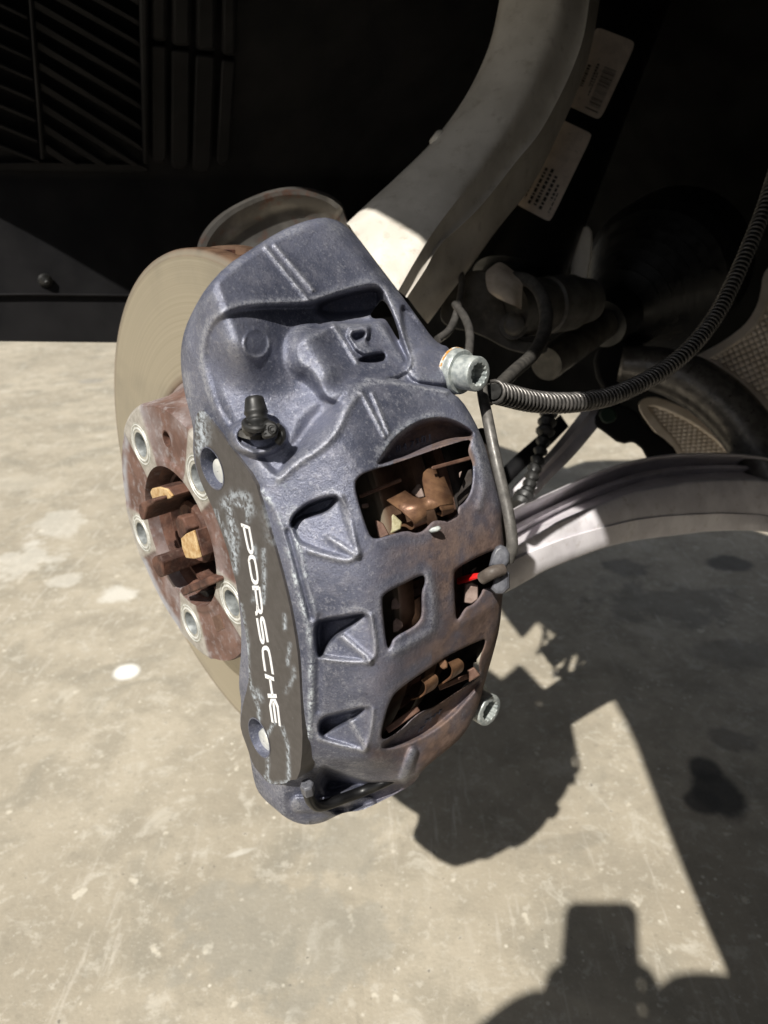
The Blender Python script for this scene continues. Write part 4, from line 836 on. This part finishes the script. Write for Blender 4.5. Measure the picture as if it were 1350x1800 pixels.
m = MB()
for (u0, u1, v0, v1) in ((.14, .17, .55, .9), (.27, .34, .52, .93), (.42, .50, .50, .93), (.58, .66, .55, .93), (.74, .80, .62, .8), (.84, .87, .7, .92)):
    k = v0
    while k < v1: d = random.uniform(.015, .05); patch(m, LQ2, .9, (u0, u1, k, min(k+d, v1)), n=3); k += d+.014
m.build('print', M['print'], l2, smooth=False)

# ------------------------------------------------------------------ lower strut bush, tag, small pipes
bush = thing('lower_strut_fork', 'dark alloy bush and fork at the foot of the black strut', 'suspension bush', at(950, 600, 640))
a_, b_ = at(890, 545, 625), at(1035, 528, 680); ax2 = (b_-a_)/np.linalg.norm(b_-a_); L = np.linalg.norm(b_-a_)
m = MB(); m.lathe(a_, ax2, [(.2, 0), (15, 0), (24, 3), (25, 20), (25, 45), (23.5, 47), (23.5, 49), (25.5, 51), (25.5, L*.75), (22, L*.85), (20, L), (.2, L)], 40); m.build('bush', M['dark_alu'], bush, auto=40)
m = MB(); p = chaikin([(808, 485), (850, 470), (880, 500), (900, 600), (960, 600), (965, 625), (900, 620), (840, 585), (780, 575), (770, 545)], 2); m.prism(at(p[:, 0], p[:, 1], np.full(len(p), 625.)), at(860, 560, 660)-at(860, 560, 625)); m.build('fork', M['dark_alu'], bush, bevel=3)
m = MB(); m.lathe(at(904, 570, 612), [-.1, .1, -1], [(.2, 4), (6, 4), (8.5, 2.5), (9, -6), (12, -6), (12, -9)], 24); m.build('pinch_bolt', M['dark_alu'], bush, auto=40)
m = MB(); p = [(1018, 400), (1040, 395), (1042, 440), (1030, 500), (1040, 520), (1030, 535), (1010, 510), (1000, 480)]; p = chaikin(p, 1); m.prism(at(p[:, 0], p[:, 1], np.full(len(p), 700.)), at(1020, 470, 712)-at(1020, 470, 700)); m.build('bracket_tab', M['alu'], bush, bevel=2)
G = []
tagp = [[(862, 470, 596), (880, 461, 600), (906, 478, 603), (928, 488, 606)], [(854, 480, 584), (872, 478, 583), (900, 490, 584), (922, 492, 590)], [(858, 508, 580), (876, 505, 578), (900, 516, 578), (918, 510, 586)], [(874, 522, 581), (890, 530, 578), (905, 536, 579), (917, 542, 585)]]
A = np.array(tagp, float); A = np.stack([spline(A[i], 5) for i in range(4)]); A = np.stack([spline(A[:, j], 5) for j in range(A.shape[1])], 1)
m = MB(); P = at(A[..., 0], A[..., 1], A[..., 2]); m.grid(P); m.grid(P+np.array([0, .4, 1.2])); setp(m.build('cloth_tag', M['cloth'], auto=0), 'folded beige cloth tape flag wrapped round the top of the black brake hose', 'tape flag')
hose = MB(); P = np.array([(905, 488, 600), (930, 494, 585), (950, 515, 572), (960, 550, 560), (955, 590, 545), (935, 625, 520), (905, 652, 480), (872, 684, 430), (862, 695, 415)], float); hose.tube(at(P[:, 0], P[:, 1], P[:, 2]), [5.2, 5.2, 5.4, 5.5, 5.2, 4.9, 4.6, 4.2, 4.2], 16, res=8)
bh = thing('brake_hose', 'matt dark grey rubber hose looping down from the beige tape to the upper caliper bolt', 'hose', at(862, 695, 415)); hose.build('hose', M['hose_rubber'], bh)
m = MB(); m.lathe(at(862, 692, 412), at(905, 652, 480)-at(872, 684, 430), [(.2, -6), (5.8, -6), (6.2, 0), (5.5, 3), (4.4, 8)], 20); m.build('end_fitting', M['hose_rubber'], bh)
for pts, lab, mt in (([(822, 640, 470), (826, 590, 500), (818, 560, 530), (800, 535, 570)], 'thin grey pipe bend just left of the strut foot, nearer the brake bolt', 'steel_tube'), ([(768, 598, 520), (790, 580, 540), (803, 550, 560), (812, 500, 590), (806, 470, 600)], 'thin brownish pipe bend beside the cast upright arm', 'steel_tube')):
    P = np.array(pts, float); m = MB(); m.tube(at(P[:, 0], P[:, 1], P[:, 2]), 3.0, 12, res=8); setp(m.build('brake_pipe', M[mt]), lab, 'pipe')

# ------------------------------------------------------------------ spring-wrapped hose
P = np.array([(868, 688, 400), (895, 696, 415), (940, 706, 440), (1000, 708, 470), (1060, 700, 500), (1110, 682, 525), (1165, 652, 550), (1215, 610, 570), (1258, 555, 590), (1292, 490, 605), (1320, 425, 615), (1342, 370, 622), (1368, 290, 630)], float)
path = spline(at(P[:, 0], P[:, 1], P[:, 2]), 24)
ch = thing('coiled_hose', 'black brake hose wrapped in a wire spring curving up to the right edge', 'hose', path[0])
m = MB(); m.tube(path, 4.6, 16); m.build('inner_hose', M['rubber'], ch)
seg = np.linalg.norm(np.diff(path, axis=0), axis=1); sl_ = np.r_[0, np.cumsum(seg)]; tot = sl_[-1]; 
tt = np.linspace(0, tot, int(tot/4.7)*14); C_ = np.stack([np.interp(tt, sl_, path[:, i]) for i in range(3)], 1); T_ = np.gradient(C_, axis=0); T_ /= np.linalg.norm(T_, axis=1)[:, None]
u0 = np.cross(T_, [0.1, .2, 1]); u0 /= np.linalg.norm(u0, axis=1)[:, None]; w0 = np.cross(T_, u0); ph = tt/4.7*2*np.pi+.35*np.sin(tt/23.)+.2*np.sin(tt/9.1); rad = 6.0
m = MB(); m.tube(C_+rad*(np.cos(ph)[:, None]*u0+np.sin(ph)[:, None]*w0), 1.1, 7); m.build('wire_spring', M['steel_tube'], ch, auto=0)

# ------------------------------------------------------------------ lower control arm (flanged channel)
UPE = [(860, 925, 560), (908, 893, 575), (950, 875, 592), (1061, 827, 640), (1150, 804, 672), (1250, 798, 700), (1350, 806, 716), (1450, 840, 725)]
F1 = [(870, 985, 545), (905, 962, 552), (960, 930, 568), (994, 911, 580), (1105, 867, 622), (1194, 849, 655), (1270, 842, 680), (1360, 846, 700), (1460, 880, 712)]
F2 = [(870, 1000, 540), (905, 982, 547), (960, 958, 560), (1017, 938, 582), (1128, 911, 622), (1239, 902, 660), (1300, 902, 680), (1360, 908, 696), (1460, 940, 708)]
F3 = [(862, 1052, 536), (897, 1035, 543), (930, 1017, 556), (972, 995, 570), (1083, 955, 612), (1194, 938, 650), (1270, 931, 675), (1360, 935, 695), (1460, 965, 706)]
def rs_(P, n=40): P = spline(np.array(P, float), 12); s_ = np.linspace(0, 1, len(P)); t = np.linspace(0, 1, n); return np.stack([np.interp(t, s_, P[:, i]) for i in range(3)], 1)
u_, f1, f2, f3 = map(rs_, (UPE, F1, F2, F3))
rows = [f3+[0, 2, 45], f3+[0, 2, 3], f3, f3*.6+f2*.4+[0, 0, -2], f2+[0, 2, -1], f2+[0, 0, 2], f2*.9+f1*.1+[0, 0, 1], f2*.1+f1*.9+[0, 0, -2], f1+[0, 0, 0], f1+[0, -1, 5], f1*.95+u_*.05+[0, 3, 34], f1*.68+u_*.32+[0, 2, 62], f1*.6+u_*.4+[0, -2, 48], f1*.46+u_*.54+[0, -1, 48], f1*.38+u_*.62+[0, 2, 62], f1*.10+u_*.90+[0, 2, 40], u_+[0, 2, 4], u_, u_+[0, -2, 6], u_+[0, 0, 60]]
m = MB(); m.grid([at(r[:, 0], r[:, 1], r[:, 2]) for r in rows]); setp(m.build('control_arm', M['alu2'], auto=50), 'wide curved aluminium control arm with a deep channel, sweeping right below the coiled hose', 'control arm')
# second link
m = MB(); p = [(880, 885, 705), (905, 852, 715), (960, 800, 740), (1000, 752, 765), (1040, 700, 790)]; q_ = [(900, 905, 690), (925, 890, 700), (965, 845, 725), (1010, 800, 750), (1060, 740, 780)]
a_, b2 = rs_(p, 16), rs_(q_, 16); rows = [a_+[0, 0, 25], a_, a_*.7+b2*.3+[0, 0, -5], a_*.45+b2*.55+[0, 0, 2], b2*.75+a_*.25+[0, 0, -2], b2, b2+[0, 0, 25]]
m.grid([at(r[:, 0], r[:, 1], r[:, 2]) for r in rows]); setp(m.build('track_link', M['alu2'], auto=50), 'straight pale link behind the black bellows cable, between caliper and control arm', 'suspension link')
m = MB(); p = rs_([(860, 848, 700), (900, 806, 716), (950, 762, 738), (985, 728, 752)], 14); q_ = rs_([(880, 868, 690), (915, 830, 706), (962, 788, 728), (1000, 750, 742)], 14)
m.grid([at(r[:, 0], r[:, 1], r[:, 2]) for r in (p+[0, 0, 12], p, (p+q_)/2+[0, 0, -5], q_, q_+[0, 0, 12])]); setp(m.build('shield_strip', M['black_plastic'], auto=0), 'black plastic strip lying along the pale link', 'plastic strip')
m = MB(); P = rs_([(965, 722, 700), (958, 760, 690), (948, 800, 680), (936, 835, 668), (926, 865, 655), (912, 890, 640)], 60); r_ = 5.5+1.6*np.sin(np.arange(60)*1.25); r_[:14] += 2.5; r_[-10:] += 3; m.tube(at(P[:, 0], P[:, 1], P[:, 2]), r_, 14); setp(m.build('bellows_cable', M['rubber']), 'black ribbed bellows cable dropping from the coiled hose to the control arm', 'cable')

# ------------------------------------------------------------------ grey arm at right, heat shields, dark clutter
m = MB(); P = np.array([(1090, 640, 800), (1150, 648, 790), (1210, 668, 780), (1265, 705, 772), (1310, 755, 765), (1345, 815, 760), (1370, 880, 755)], float); m.tube(at(P[:, 0], P[:, 1], P[:, 2]), [20, 24, 27, 28, 28, 27, 27], 28, res=8)
setp(m.build('stabiliser_bar', M['steel_tube'], auto=0), 'thick curved dark steel bar crossing in front of the embossed heat shields', 'stabiliser bar')
def foil(outline, z, gu, gv, lab, dimple, seed):
    """panel with rows of embossed dimples, as real relief"""
    P = np.array(chaikin(outline, 2)); x0, y0 = P.min(0); x1, y1 = P.max(0); st = 1.5
    X, Y = np.meshgrid(np.arange(x0-2, x1+2, st), np.arange(y0-2, y1+2, st)); f = sdf(P, X, Y)
    gyv, gxv = np.gradient(f, st); gn = np.hypot(gxv, gyv)+1e-6; near = np.abs(f) < .8*st; x = X-np.where(near, f*gxv/gn, 0); y = Y-np.where(near, f*gyv/gn, 0); fs = np.where(near, 0, f)
    a, b_ = (X*gu[0]+Y*gu[1]), (X*gv[0]+Y*gv[1]); d = np.cos(a)*np.cos(b_); rim = ss((-f-14)/4)
    zz = z(X, Y) - dimple*np.clip(d, -.4, 1)*rim - 3*(1-rim) + 6*np.exp(-((f+2)/2)**2)*0
    I = np.arange(X.size).reshape(X.shape); q = np.stack([I[:-1, :-1], I[:-1, 1:], I[1:, 1:], I[1:, :-1]], -1).reshape(-1, 4); q = q[(fs.ravel()[q] <= 0).all(1) & (fs.ravel()[q] < 0).any(1)]
    us = np.unique(q); mp = -np.ones(X.size, int); mp[us] = np.arange(len(us)); m = MB(); m.add(at(x, y, zz).reshape(-1, 3)[us], mp[q].tolist())
    o = m.build('heat_shield', M['foil'], auto=0, fix=False); sm = o.modifiers.new('thickness', 'SOLIDIFY'); sm.thickness = .0015; setp(o, lab, 'heat shield')
foil([(1205, 632), (1245, 616), (1290, 588), (1318, 562), (1336, 525), (1342, 470), (1400, 440), (1420, 640), (1400, 780), (1345, 722), (1300, 684), (1250, 648)], lambda X, Y: 830-.15*(X-1200)-.1*(Y-600), (.42, .17), (-.16, .40), 'embossed aluminium heat shield above the thick dark bar, at the right edge', 2.2, 1)
foil([(1116, 712), (1140, 695), (1180, 706), (1240, 738), (1300, 790), (1345, 830), (1300, 850), (1200, 845), (1180, 790), (1150, 760)], lambda X, Y: 880-.1*(X-1200)-.1*(Y-700), (.38, .5), (-.3, .42), 'dim embossed heat shield panel below the thick dark bar', 1.2, 2)
def lump(nm, lab, cat, poly, z, dz, mat='black_plastic', bev=3):
    p = chaikin(poly, 1); c = p.mean(0); m = MB(); m.prism(at(p[:, 0], p[:, 1], np.full(len(p), float(z))), at(c[0], c[1], z+dz)-at(c[0], c[1], z)); return setp(m.build(nm, M[mat], bevel=bev), lab, cat)
lump('sensor_bracket', 'black ribbed level-sensor bracket above the control arm', 'bracket', [(1040, 745), (1060, 700), (1120, 720), (1130, 745), (1180, 780), (1195, 805), (1190, 845), (1150, 830), (1120, 775), (1090, 782), (1062, 760)], 770, 25)
lump('wire_connector', 'small dark green connector under the coiled hose', 'connector', [(1050, 722), (1078, 712), (1088, 738), (1060, 748)], 700, 15, 'green', 2)
lump('joint_cover', 'dark round joint cover half hidden behind the coiled hose', 'joint cover', [(1040, 620), (1080, 590), (1130, 600), (1160, 640), (1150, 690), (1090, 710), (1050, 680)], 800, 40, 'black_plastic', 6)
bt = thing('driveshaft', 'dark driveshaft with a ribbed rubber boot deep in the wheel arch', 'driveshaft', at(1160, 560, 900))
a_, b_ = at(1060, 570, 780), at(1240, 420, 1000); d_ = (b_-a_); L = np.linalg.norm(d_)
prof = [(.2, 0), (26, 0), (28, 20), (30, 40)]
for i in range(7): prof += [(34+i*7, 45+i*16), (44+i*7, 53+i*16)]
prof += [(95, 165), (95, 230), (.2, 232)]
m = MB(); m.lathe(a_, d_, prof, 40); m.build('boot', M['strut'], bt, auto=20)
m = MB(); m.tube([at(960, 640, 700), a_], 17, 20); m.build('shaft', M['dark_alu'], bt)

# ------------------------------------------------------------------ car body: arch liner, fender, inner wall
liner = thing('wheel_arch_liner', 'black plastic wheel arch liner with louvres and upright ribs', 'wheel arch liner', on_cyl(100, 600, 450, True))
def lr(deg):
    d = np.asarray(deg, float); r = 450+90*ss((135-d)/45)-50*ss((40-d)/40)
    return np.where(d > 152, -340/(np.cos(np.radians(np.maximum(d, 100)))+.27*np.sin(np.radians(d))), r)
degs = np.concatenate([np.linspace(-8, 152, 80), np.linspace(152.6, 171.3, 12)])
def amin(d): return -430-440*ss((d-112)/4)+370*ss((d-150)/8)
def dd(d, a): return d-max(min(.0215*(a+65), 3), -3)*max(d-152, 0)/19.3
m = MB(); G = np.stack([[pol(lr(dd(d, a)), dd(d, a), a) for a in np.linspace(70, amin(d), 26)] for d in degs]); m.grid(G); m.grid(np.stack([[pol(lr(dd(d, a))+4, dd(d, a), a) for a in np.linspace(70, amin(d), 26)] for d in degs[-3:]])); m.build('liner_shell', M['black_plastic'], liner, auto=0)
def onl(px, py, lift):
    px = np.asarray(px, float); py = np.asarray(py, float); P = on_cyl(px, py, 450-lift, True); v = ray(px, py)
    hh, uu = (P-C0) @ HV, (P-C0) @ UPV; low = np.degrees(np.arctan2(uu, hh)) % 360 > 152
    t = (-340+lift*1.03+C0 @ HV+.27*(C0 @ UPV))/(v @ HV+.27*(v @ UPV)); return np.where(low[..., None], v*t[..., None], P)
def linstrip(poly, lift, nm, base=.0, bev=1.5):
    p = np.array(poly, float); m = MB(); T = onl(p[:, 0], p[:, 1], lift); B = onl(p[:, 0], p[:, 1], base); n = len(p)
    m.add(np.vstack([T, B]), [tuple(range(n)), tuple(range(2*n-1, n-1, -1))]+[(i, n+i, n+(i+1) % n, (i+1) % n) for i in range(n)]); return m.build(nm, M['black_plastic'], liner, bevel=bev)
def L8(*p): return [(x/3.068, y/3.068) for x, y in p]
def clipy(q, ym):
    o = []
    for (x0, y0), (x1, y1) in zip(q, q[1:]+q[:1]):
        if y0 <= ym: o.append((x0, y0))
        if (y0 <= ym) != (y1 <= ym): t = (ym-y0)/(y1-y0); o.append((x0+(x1-x0)*t, ym))
    return o
for k in range(-4, 8):                                   # louvre slats right of the upright
    y0 = 8+k*111; x0 = 178+max(k, -2)*9
    q = L8((x0, y0), (x0+8, y0-10), (740, y0+318), (790, y0+360), (770, y0+370), (700, y0+325), (x0+4, y0+34)); q = clipy(q, 291)
    if len(q) > 2: linstrip(q, 16, 'louvre_slat', 0)
for k in range(-3, 8):
    y0 = 20+k*111; q = L8((-190, y0-98), (-190, y0-74), (150+k*9, y0+88), (154+k*9, y0+66)); q = clipy(q, 291)
    if len(q) > 2: linstrip(q, 16, 'louvre_slat', 0)
linstrip(L8((150, -40), (172, -40), (240, 862), (218, 862)), 19, 'louvre_post')
linstrip(L8((-200, 880), (230, 872), (760, 885), (800, 905), (800, 930), (-200, 915)), 7, 'louvre_sill')
for i, (xt, xb, w_) in enumerate(((815, 820, 92), (925, 920, 110), (1055, 1035, 115), (1195, 1165, 85))):   # upright ribs with a joint
    yj = 225+i*26; yb = 880+ (0, 30, 45, 10)[i]
    linstrip(L8((xt, -60), (xt+w_, -60), (xt+w_-6, yj), (xt-2, yj-8)), 13, 'upright_rib', bev=4); linstrip(L8((xt-2, yj+14), (xt+w_-6, yj+22), (xb+w_-12, yb-30), (xb+w_-30, yb), (xb+20, yb), (xb, yb-25)), 13, 'upright_rib', bev=4)
linstrip(L8((745, -60), (800, -60), (800, 885), (770, 885)), 17, 'louvre_frame', bev=3)
linstrip([(-60, 516), (60, 515), (230, 517), (260, 519), (260, 523), (230, 522), (60, 520), (-60, 521)], 4, 'liner_lip')
m = MB(); O = onl(80, 494, 2); nl = -(O-C0-NV*((O-C0) @ NV)); m.lathe(O, nl, [(.2, 5.5), (2.0, 5.5), (2.6, 4), (4.8, 2.6), (6.5, 1.5), (7, -2)], 20); m.build('push_rivet', M['rubber'], liner)
lip = [(-520, -60), (-490, 60), (-468, 160), (-440, 235), (-385, 292), (-366, 311), (-334, 339), (-303, 380), (-268, 440), (-190, 500), (-90, 522), (12, 527), (110, 512), (185, 470), (240, 432), (296, 351), (343, 245), (380, 168), (412, 103), (436, 60), (449, 34), (458, -40), (462, -200)]
lc = chaikin(lip, 1, False); m = MB()
outc = np.array([[np.interp(i/(len(lc)-1), [0, .1, .22, .45, .62, .8, 1], xs) for xs in ([-560, -640, -700, -250, 380, 1500, 1700], [-40, 250, 560, 680, 690, 640, -200])] for i in range(len(lc))])
fend = thing('car_fender', 'dark car fender and door flank round the wheel arch, casting the shade', 'fender', wf(300, 0, 60))
rows = [wf(lc[:, 0], lc[:, 1], np.full(len(lc), 20.)), wf(lc[:, 0], lc[:, 1], np.full(len(lc), 60.)), wf(lc[:, 0]*.6+outc[:, 0]*.4, lc[:, 1]*.6+outc[:, 1]*.4, np.full(len(lc), 78.)), wf(outc[:, 0], outc[:, 1], np.full(len(lc), 45.))]
m.grid(rows); m.build('flank', M['body_paint'], fend, auto=50)
m = MB(); m.grid([[wf(h_, 690, 45), wf(h_, 720, -60), wf(h_, 720, -425)] for h_ in (-800, 0, 900, 1600)]); m.build('bonnet', M['body_paint'], fend)  # unseen; added to block the sky, cut short so sun reaches the far floor
m = MB(); m.grid([[wf(h_, 719, -427), wf(h_, 430, -640), wf(h_, 140, -860), wf(h_, -178, -885)] for h_ in (-1000, -460, -200, 200, 660)]); m.grid([[wf(660, u_, -900), wf(600, u_, -445), wf(520, u_, -200), wf(470, u_, 40)] for u_ in (-100, 200, 700)])
m.build('inner_wall', M['wall_black'], fend)  # added black backdrop, sloped along the sun rays so the far floor stays lit

# ------------------------------------------------------------------ the photographer whose shadow falls on the floor
ph_o = c2w(at(690, 900, -4)); 
m = MB(); m.cam = False
rt = np.array([1, 0, 0]); upc = np.array([0, SP, CP]); fw = np.array([0, CP, -SP]); O = np.array([0, 0, CAM_H])
def cw(x, y, z): return O+rt*x+upc*y+fw*z
def rbox(mb, x0, x1, y0, y1, z0, z1, r):
    a = []
    for cx, cy, s0 in ((x1-r, y1-r, 0), (x0+r, y1-r, 90), (x0+r, y0+r, 180), (x1-r, y0+r, 270)):
        for d in range(0, 91, 30): a.append((cx+r*math.cos(R_(s0+d)), cy+r*math.sin(R_(s0+d))))
    n = len(a); V = [cw(x, y, z0) for x, y in a]+[cw(x, y, z1) for x, y in a]; mb.add(V, [tuple(range(n)), tuple(range(2*n-1, n-1, -1))]+[(i, n+i, n+(i+1) % n, (i+1) % n) for i in range(n)])
rbox(m, -.060, .015, -.135, .015, -.013, -.005, .012)
phone = thing('smartphone', 'dark smartphone held upright right behind the viewpoint', 'phone', at(675, 900, -9)); m.build('phone_body', M['phone'], phone, smooth=False)
m = MB(); m.cam = False; rbox(m, -.0575, .0125, -.132, .012, -.0136, -.0131, .010); m.build('screen', M['rubber'], phone, smooth=False)
def skin(name, mat, chains, parent, sub=2):
    me = bpy.data.meshes.new(name); bm = bmesh.new(); lay = bm.verts.layers.skin.verify(); vs = {}
    org = ORG[parent.name]
    for ch_ in chains:
        prev = None
        for key, p, r in ch_:
            if key not in vs:
                v = bm.verts.new(Vector(np.asarray(p)-org)); v[lay].radius = (r, r) if np.isscalar(r) else r; vs[key] = v
                if len(vs) == 1: v[lay].use_root = True
            if prev is not None and prev is not vs[key]: bm.edges.new((prev, vs[key]))
            prev = vs[key]
    bm.to_mesh(me); bm.free(); o = bpy.data.objects.new(name, me); COL.objects.link(o); o.parent = parent; me.materials.append(mat); ORG[o.name] = org
    o.modifiers.new('skin', 'SKIN').use_smooth_shade = True; sb = o.modifiers.new('sub', 'SUBSURF'); sb.levels = sub; sb.render_levels = sub; return o
man = thing('person', 'crouching photographer in a dark blue shirt and jeans holding a phone', 'person', (0, 0, 0)); man.location = (0.02, -.55, 0); ORG[man.name] = np.array([0.02, -.55, 0])
X0 = 0.02
def P3(x, y, z): return np.array([X0+x, y, z])
hl, hr = cw(-.075, -.150, -.02), cw(.035, -.155, -.02)
skin('body', M['shirt'], [[('pelvis', P3(0, -.72, .30), (.15, .12)), ('waist', P3(0, -.68, .46), (.14, .11)), ('chest', P3(0, -.58, .64), (.17, .12)), ('neckb', P3(0, -.52, .76), (.07, .07)), ('neck', P3(0, -.49, .80), (.052, .052)), ('headb', P3(0, -.465, .84), (.065, .07)), ('head', P3(0, -.455, .91), (.078, .09)), ('crown', P3(0, -.46, .965), (.05, .06))],
    [('chest', 0, 0), ('shl', P3(-.17, -.55, .70), .062), ('ell', P3(-.22, -.14, .55), .042), ('wrl', np.array([-.065, -.015, .598]), .03), ('hdl', hl, (.034, .02))],
    [('chest', 0, 0), ('shr', P3(.17, -.55, .70), .062), ('elr', P3(.24, -.12, .60), .042), ('mrr', np.array([.13, -.05, .622]), .034), ('wrr', np.array([.062, -.018, .60]), .03), ('hdr', hr, (.034, .02))],
    [('pelvis', 0, 0), ('hipl', P3(-.10, -.68, .28), .095), ('knl', P3(-.20, -.32, .42), .065), ('anl', P3(-.17, -.52, .08), .045), ('tol', P3(-.19, -.36, .04), (.045, .035))],
    [('pelvis', 0, 0), ('hipr', P3(.10, -.68, .28), .095), ('knr', P3(.20, -.30, .40), .065), ('anr', P3(.17, -.52, .08), .045), ('tor', P3(.19, -.36, .04), (.045, .035))]], man)
bo = next(o for o in man.children if o.name.startswith('body')); bpy.context.view_layer.update()
ev = bpy.data.meshes.new_from_object(bo.evaluated_get(bpy.context.evaluated_depsgraph_get())); bo.modifiers.clear(); bo.data = ev; ev.name = 'body'
ev.materials.clear()
for k_ in ('shirt', 'skin', 'jeans'): ev.materials.append(M[k_])
og = ORG[man.name]
for p_ in ev.polygons:
    c = np.array(p_.center)+og; hand = min(np.linalg.norm(c-hl), np.linalg.norm(c-hr)) < .055
    p_.material_index = 1 if (c[2] > .80 and abs(c[0]-X0) < .12) or hand else (2 if c[2] < .40 and c[1] < -.2 or c[2] < .45 and abs(c[0]-X0) > .12 and c[1] < -.2 and c[2] < .44 else 0)
for sx in (-1, 1):
    m = MB(); m.cam = False; m.lathe(P3(sx*.030, -.378, .915), [0, 1, .05], [(.002, .010), (.008, .008), (.012, 0), (.012, -.012)], 14); m.build('eye', M['white'], man)
    m = MB(); m.cam = False; m.lathe(P3(sx*.078, -.46, .905), [sx, -.2, 0], [(.004, .016), (.018, .012), (.028, 0), (.02, -.012)], 14); m.build('ear', M['skin'], man)
m = MB(); m.cam = False; m.lathe(P3(0, -.372, .888), [0, 1, -.25], [(.003, .026), (.010, .02), (.014, 0), (.016, -.02)], 14); m.build('nose', M['skin'], man)
m = MB(); m.cam = False; m.tube([P3(-.022, -.384, .862), P3(0, -.374, .858), P3(.022, -.384, .862)], .006, 8); m.build('mouth', M['skin'], man)
for sx, hb, offs in ((-1, hl, -.062), (1, hr, .017)):
    for k in range(4):
        b0 = hb+upc*(.012+.012*k)+rt*(.012*sx*0); e0 = cw(offs, -.115+.021*k, -.012); e1 = cw(offs-sx*.022, -.112+.021*k, -.004)
        skin('finger', M['skin'], [[('a', b0, .010), ('b', e0+rt*sx*.006, .0088), ('c', e1, .0075)]], man, 1)
    skin('thumb', M['skin'], [[('a', hb+upc*.01-fw*.01, .012), ('b', cw(offs-sx*.004, -.10, -.022), .0098), ('c', cw(offs-sx*.022, -.07, -.021), .008)]], man, 1)
m = MB(); m.cam = False; a = np.linspace(0, 2*np.pi, 25)[:-1]
m.grid([[P3(.098*math.sin(t)*math.cos(b_), -.462+.108*math.sin(t)*math.sin(b_)-.008, .90+.108*math.cos(t)) for b_ in a] for t in np.linspace(.05, 1.45, 9)], closev=True); m.build('hair', M['hair'], man)
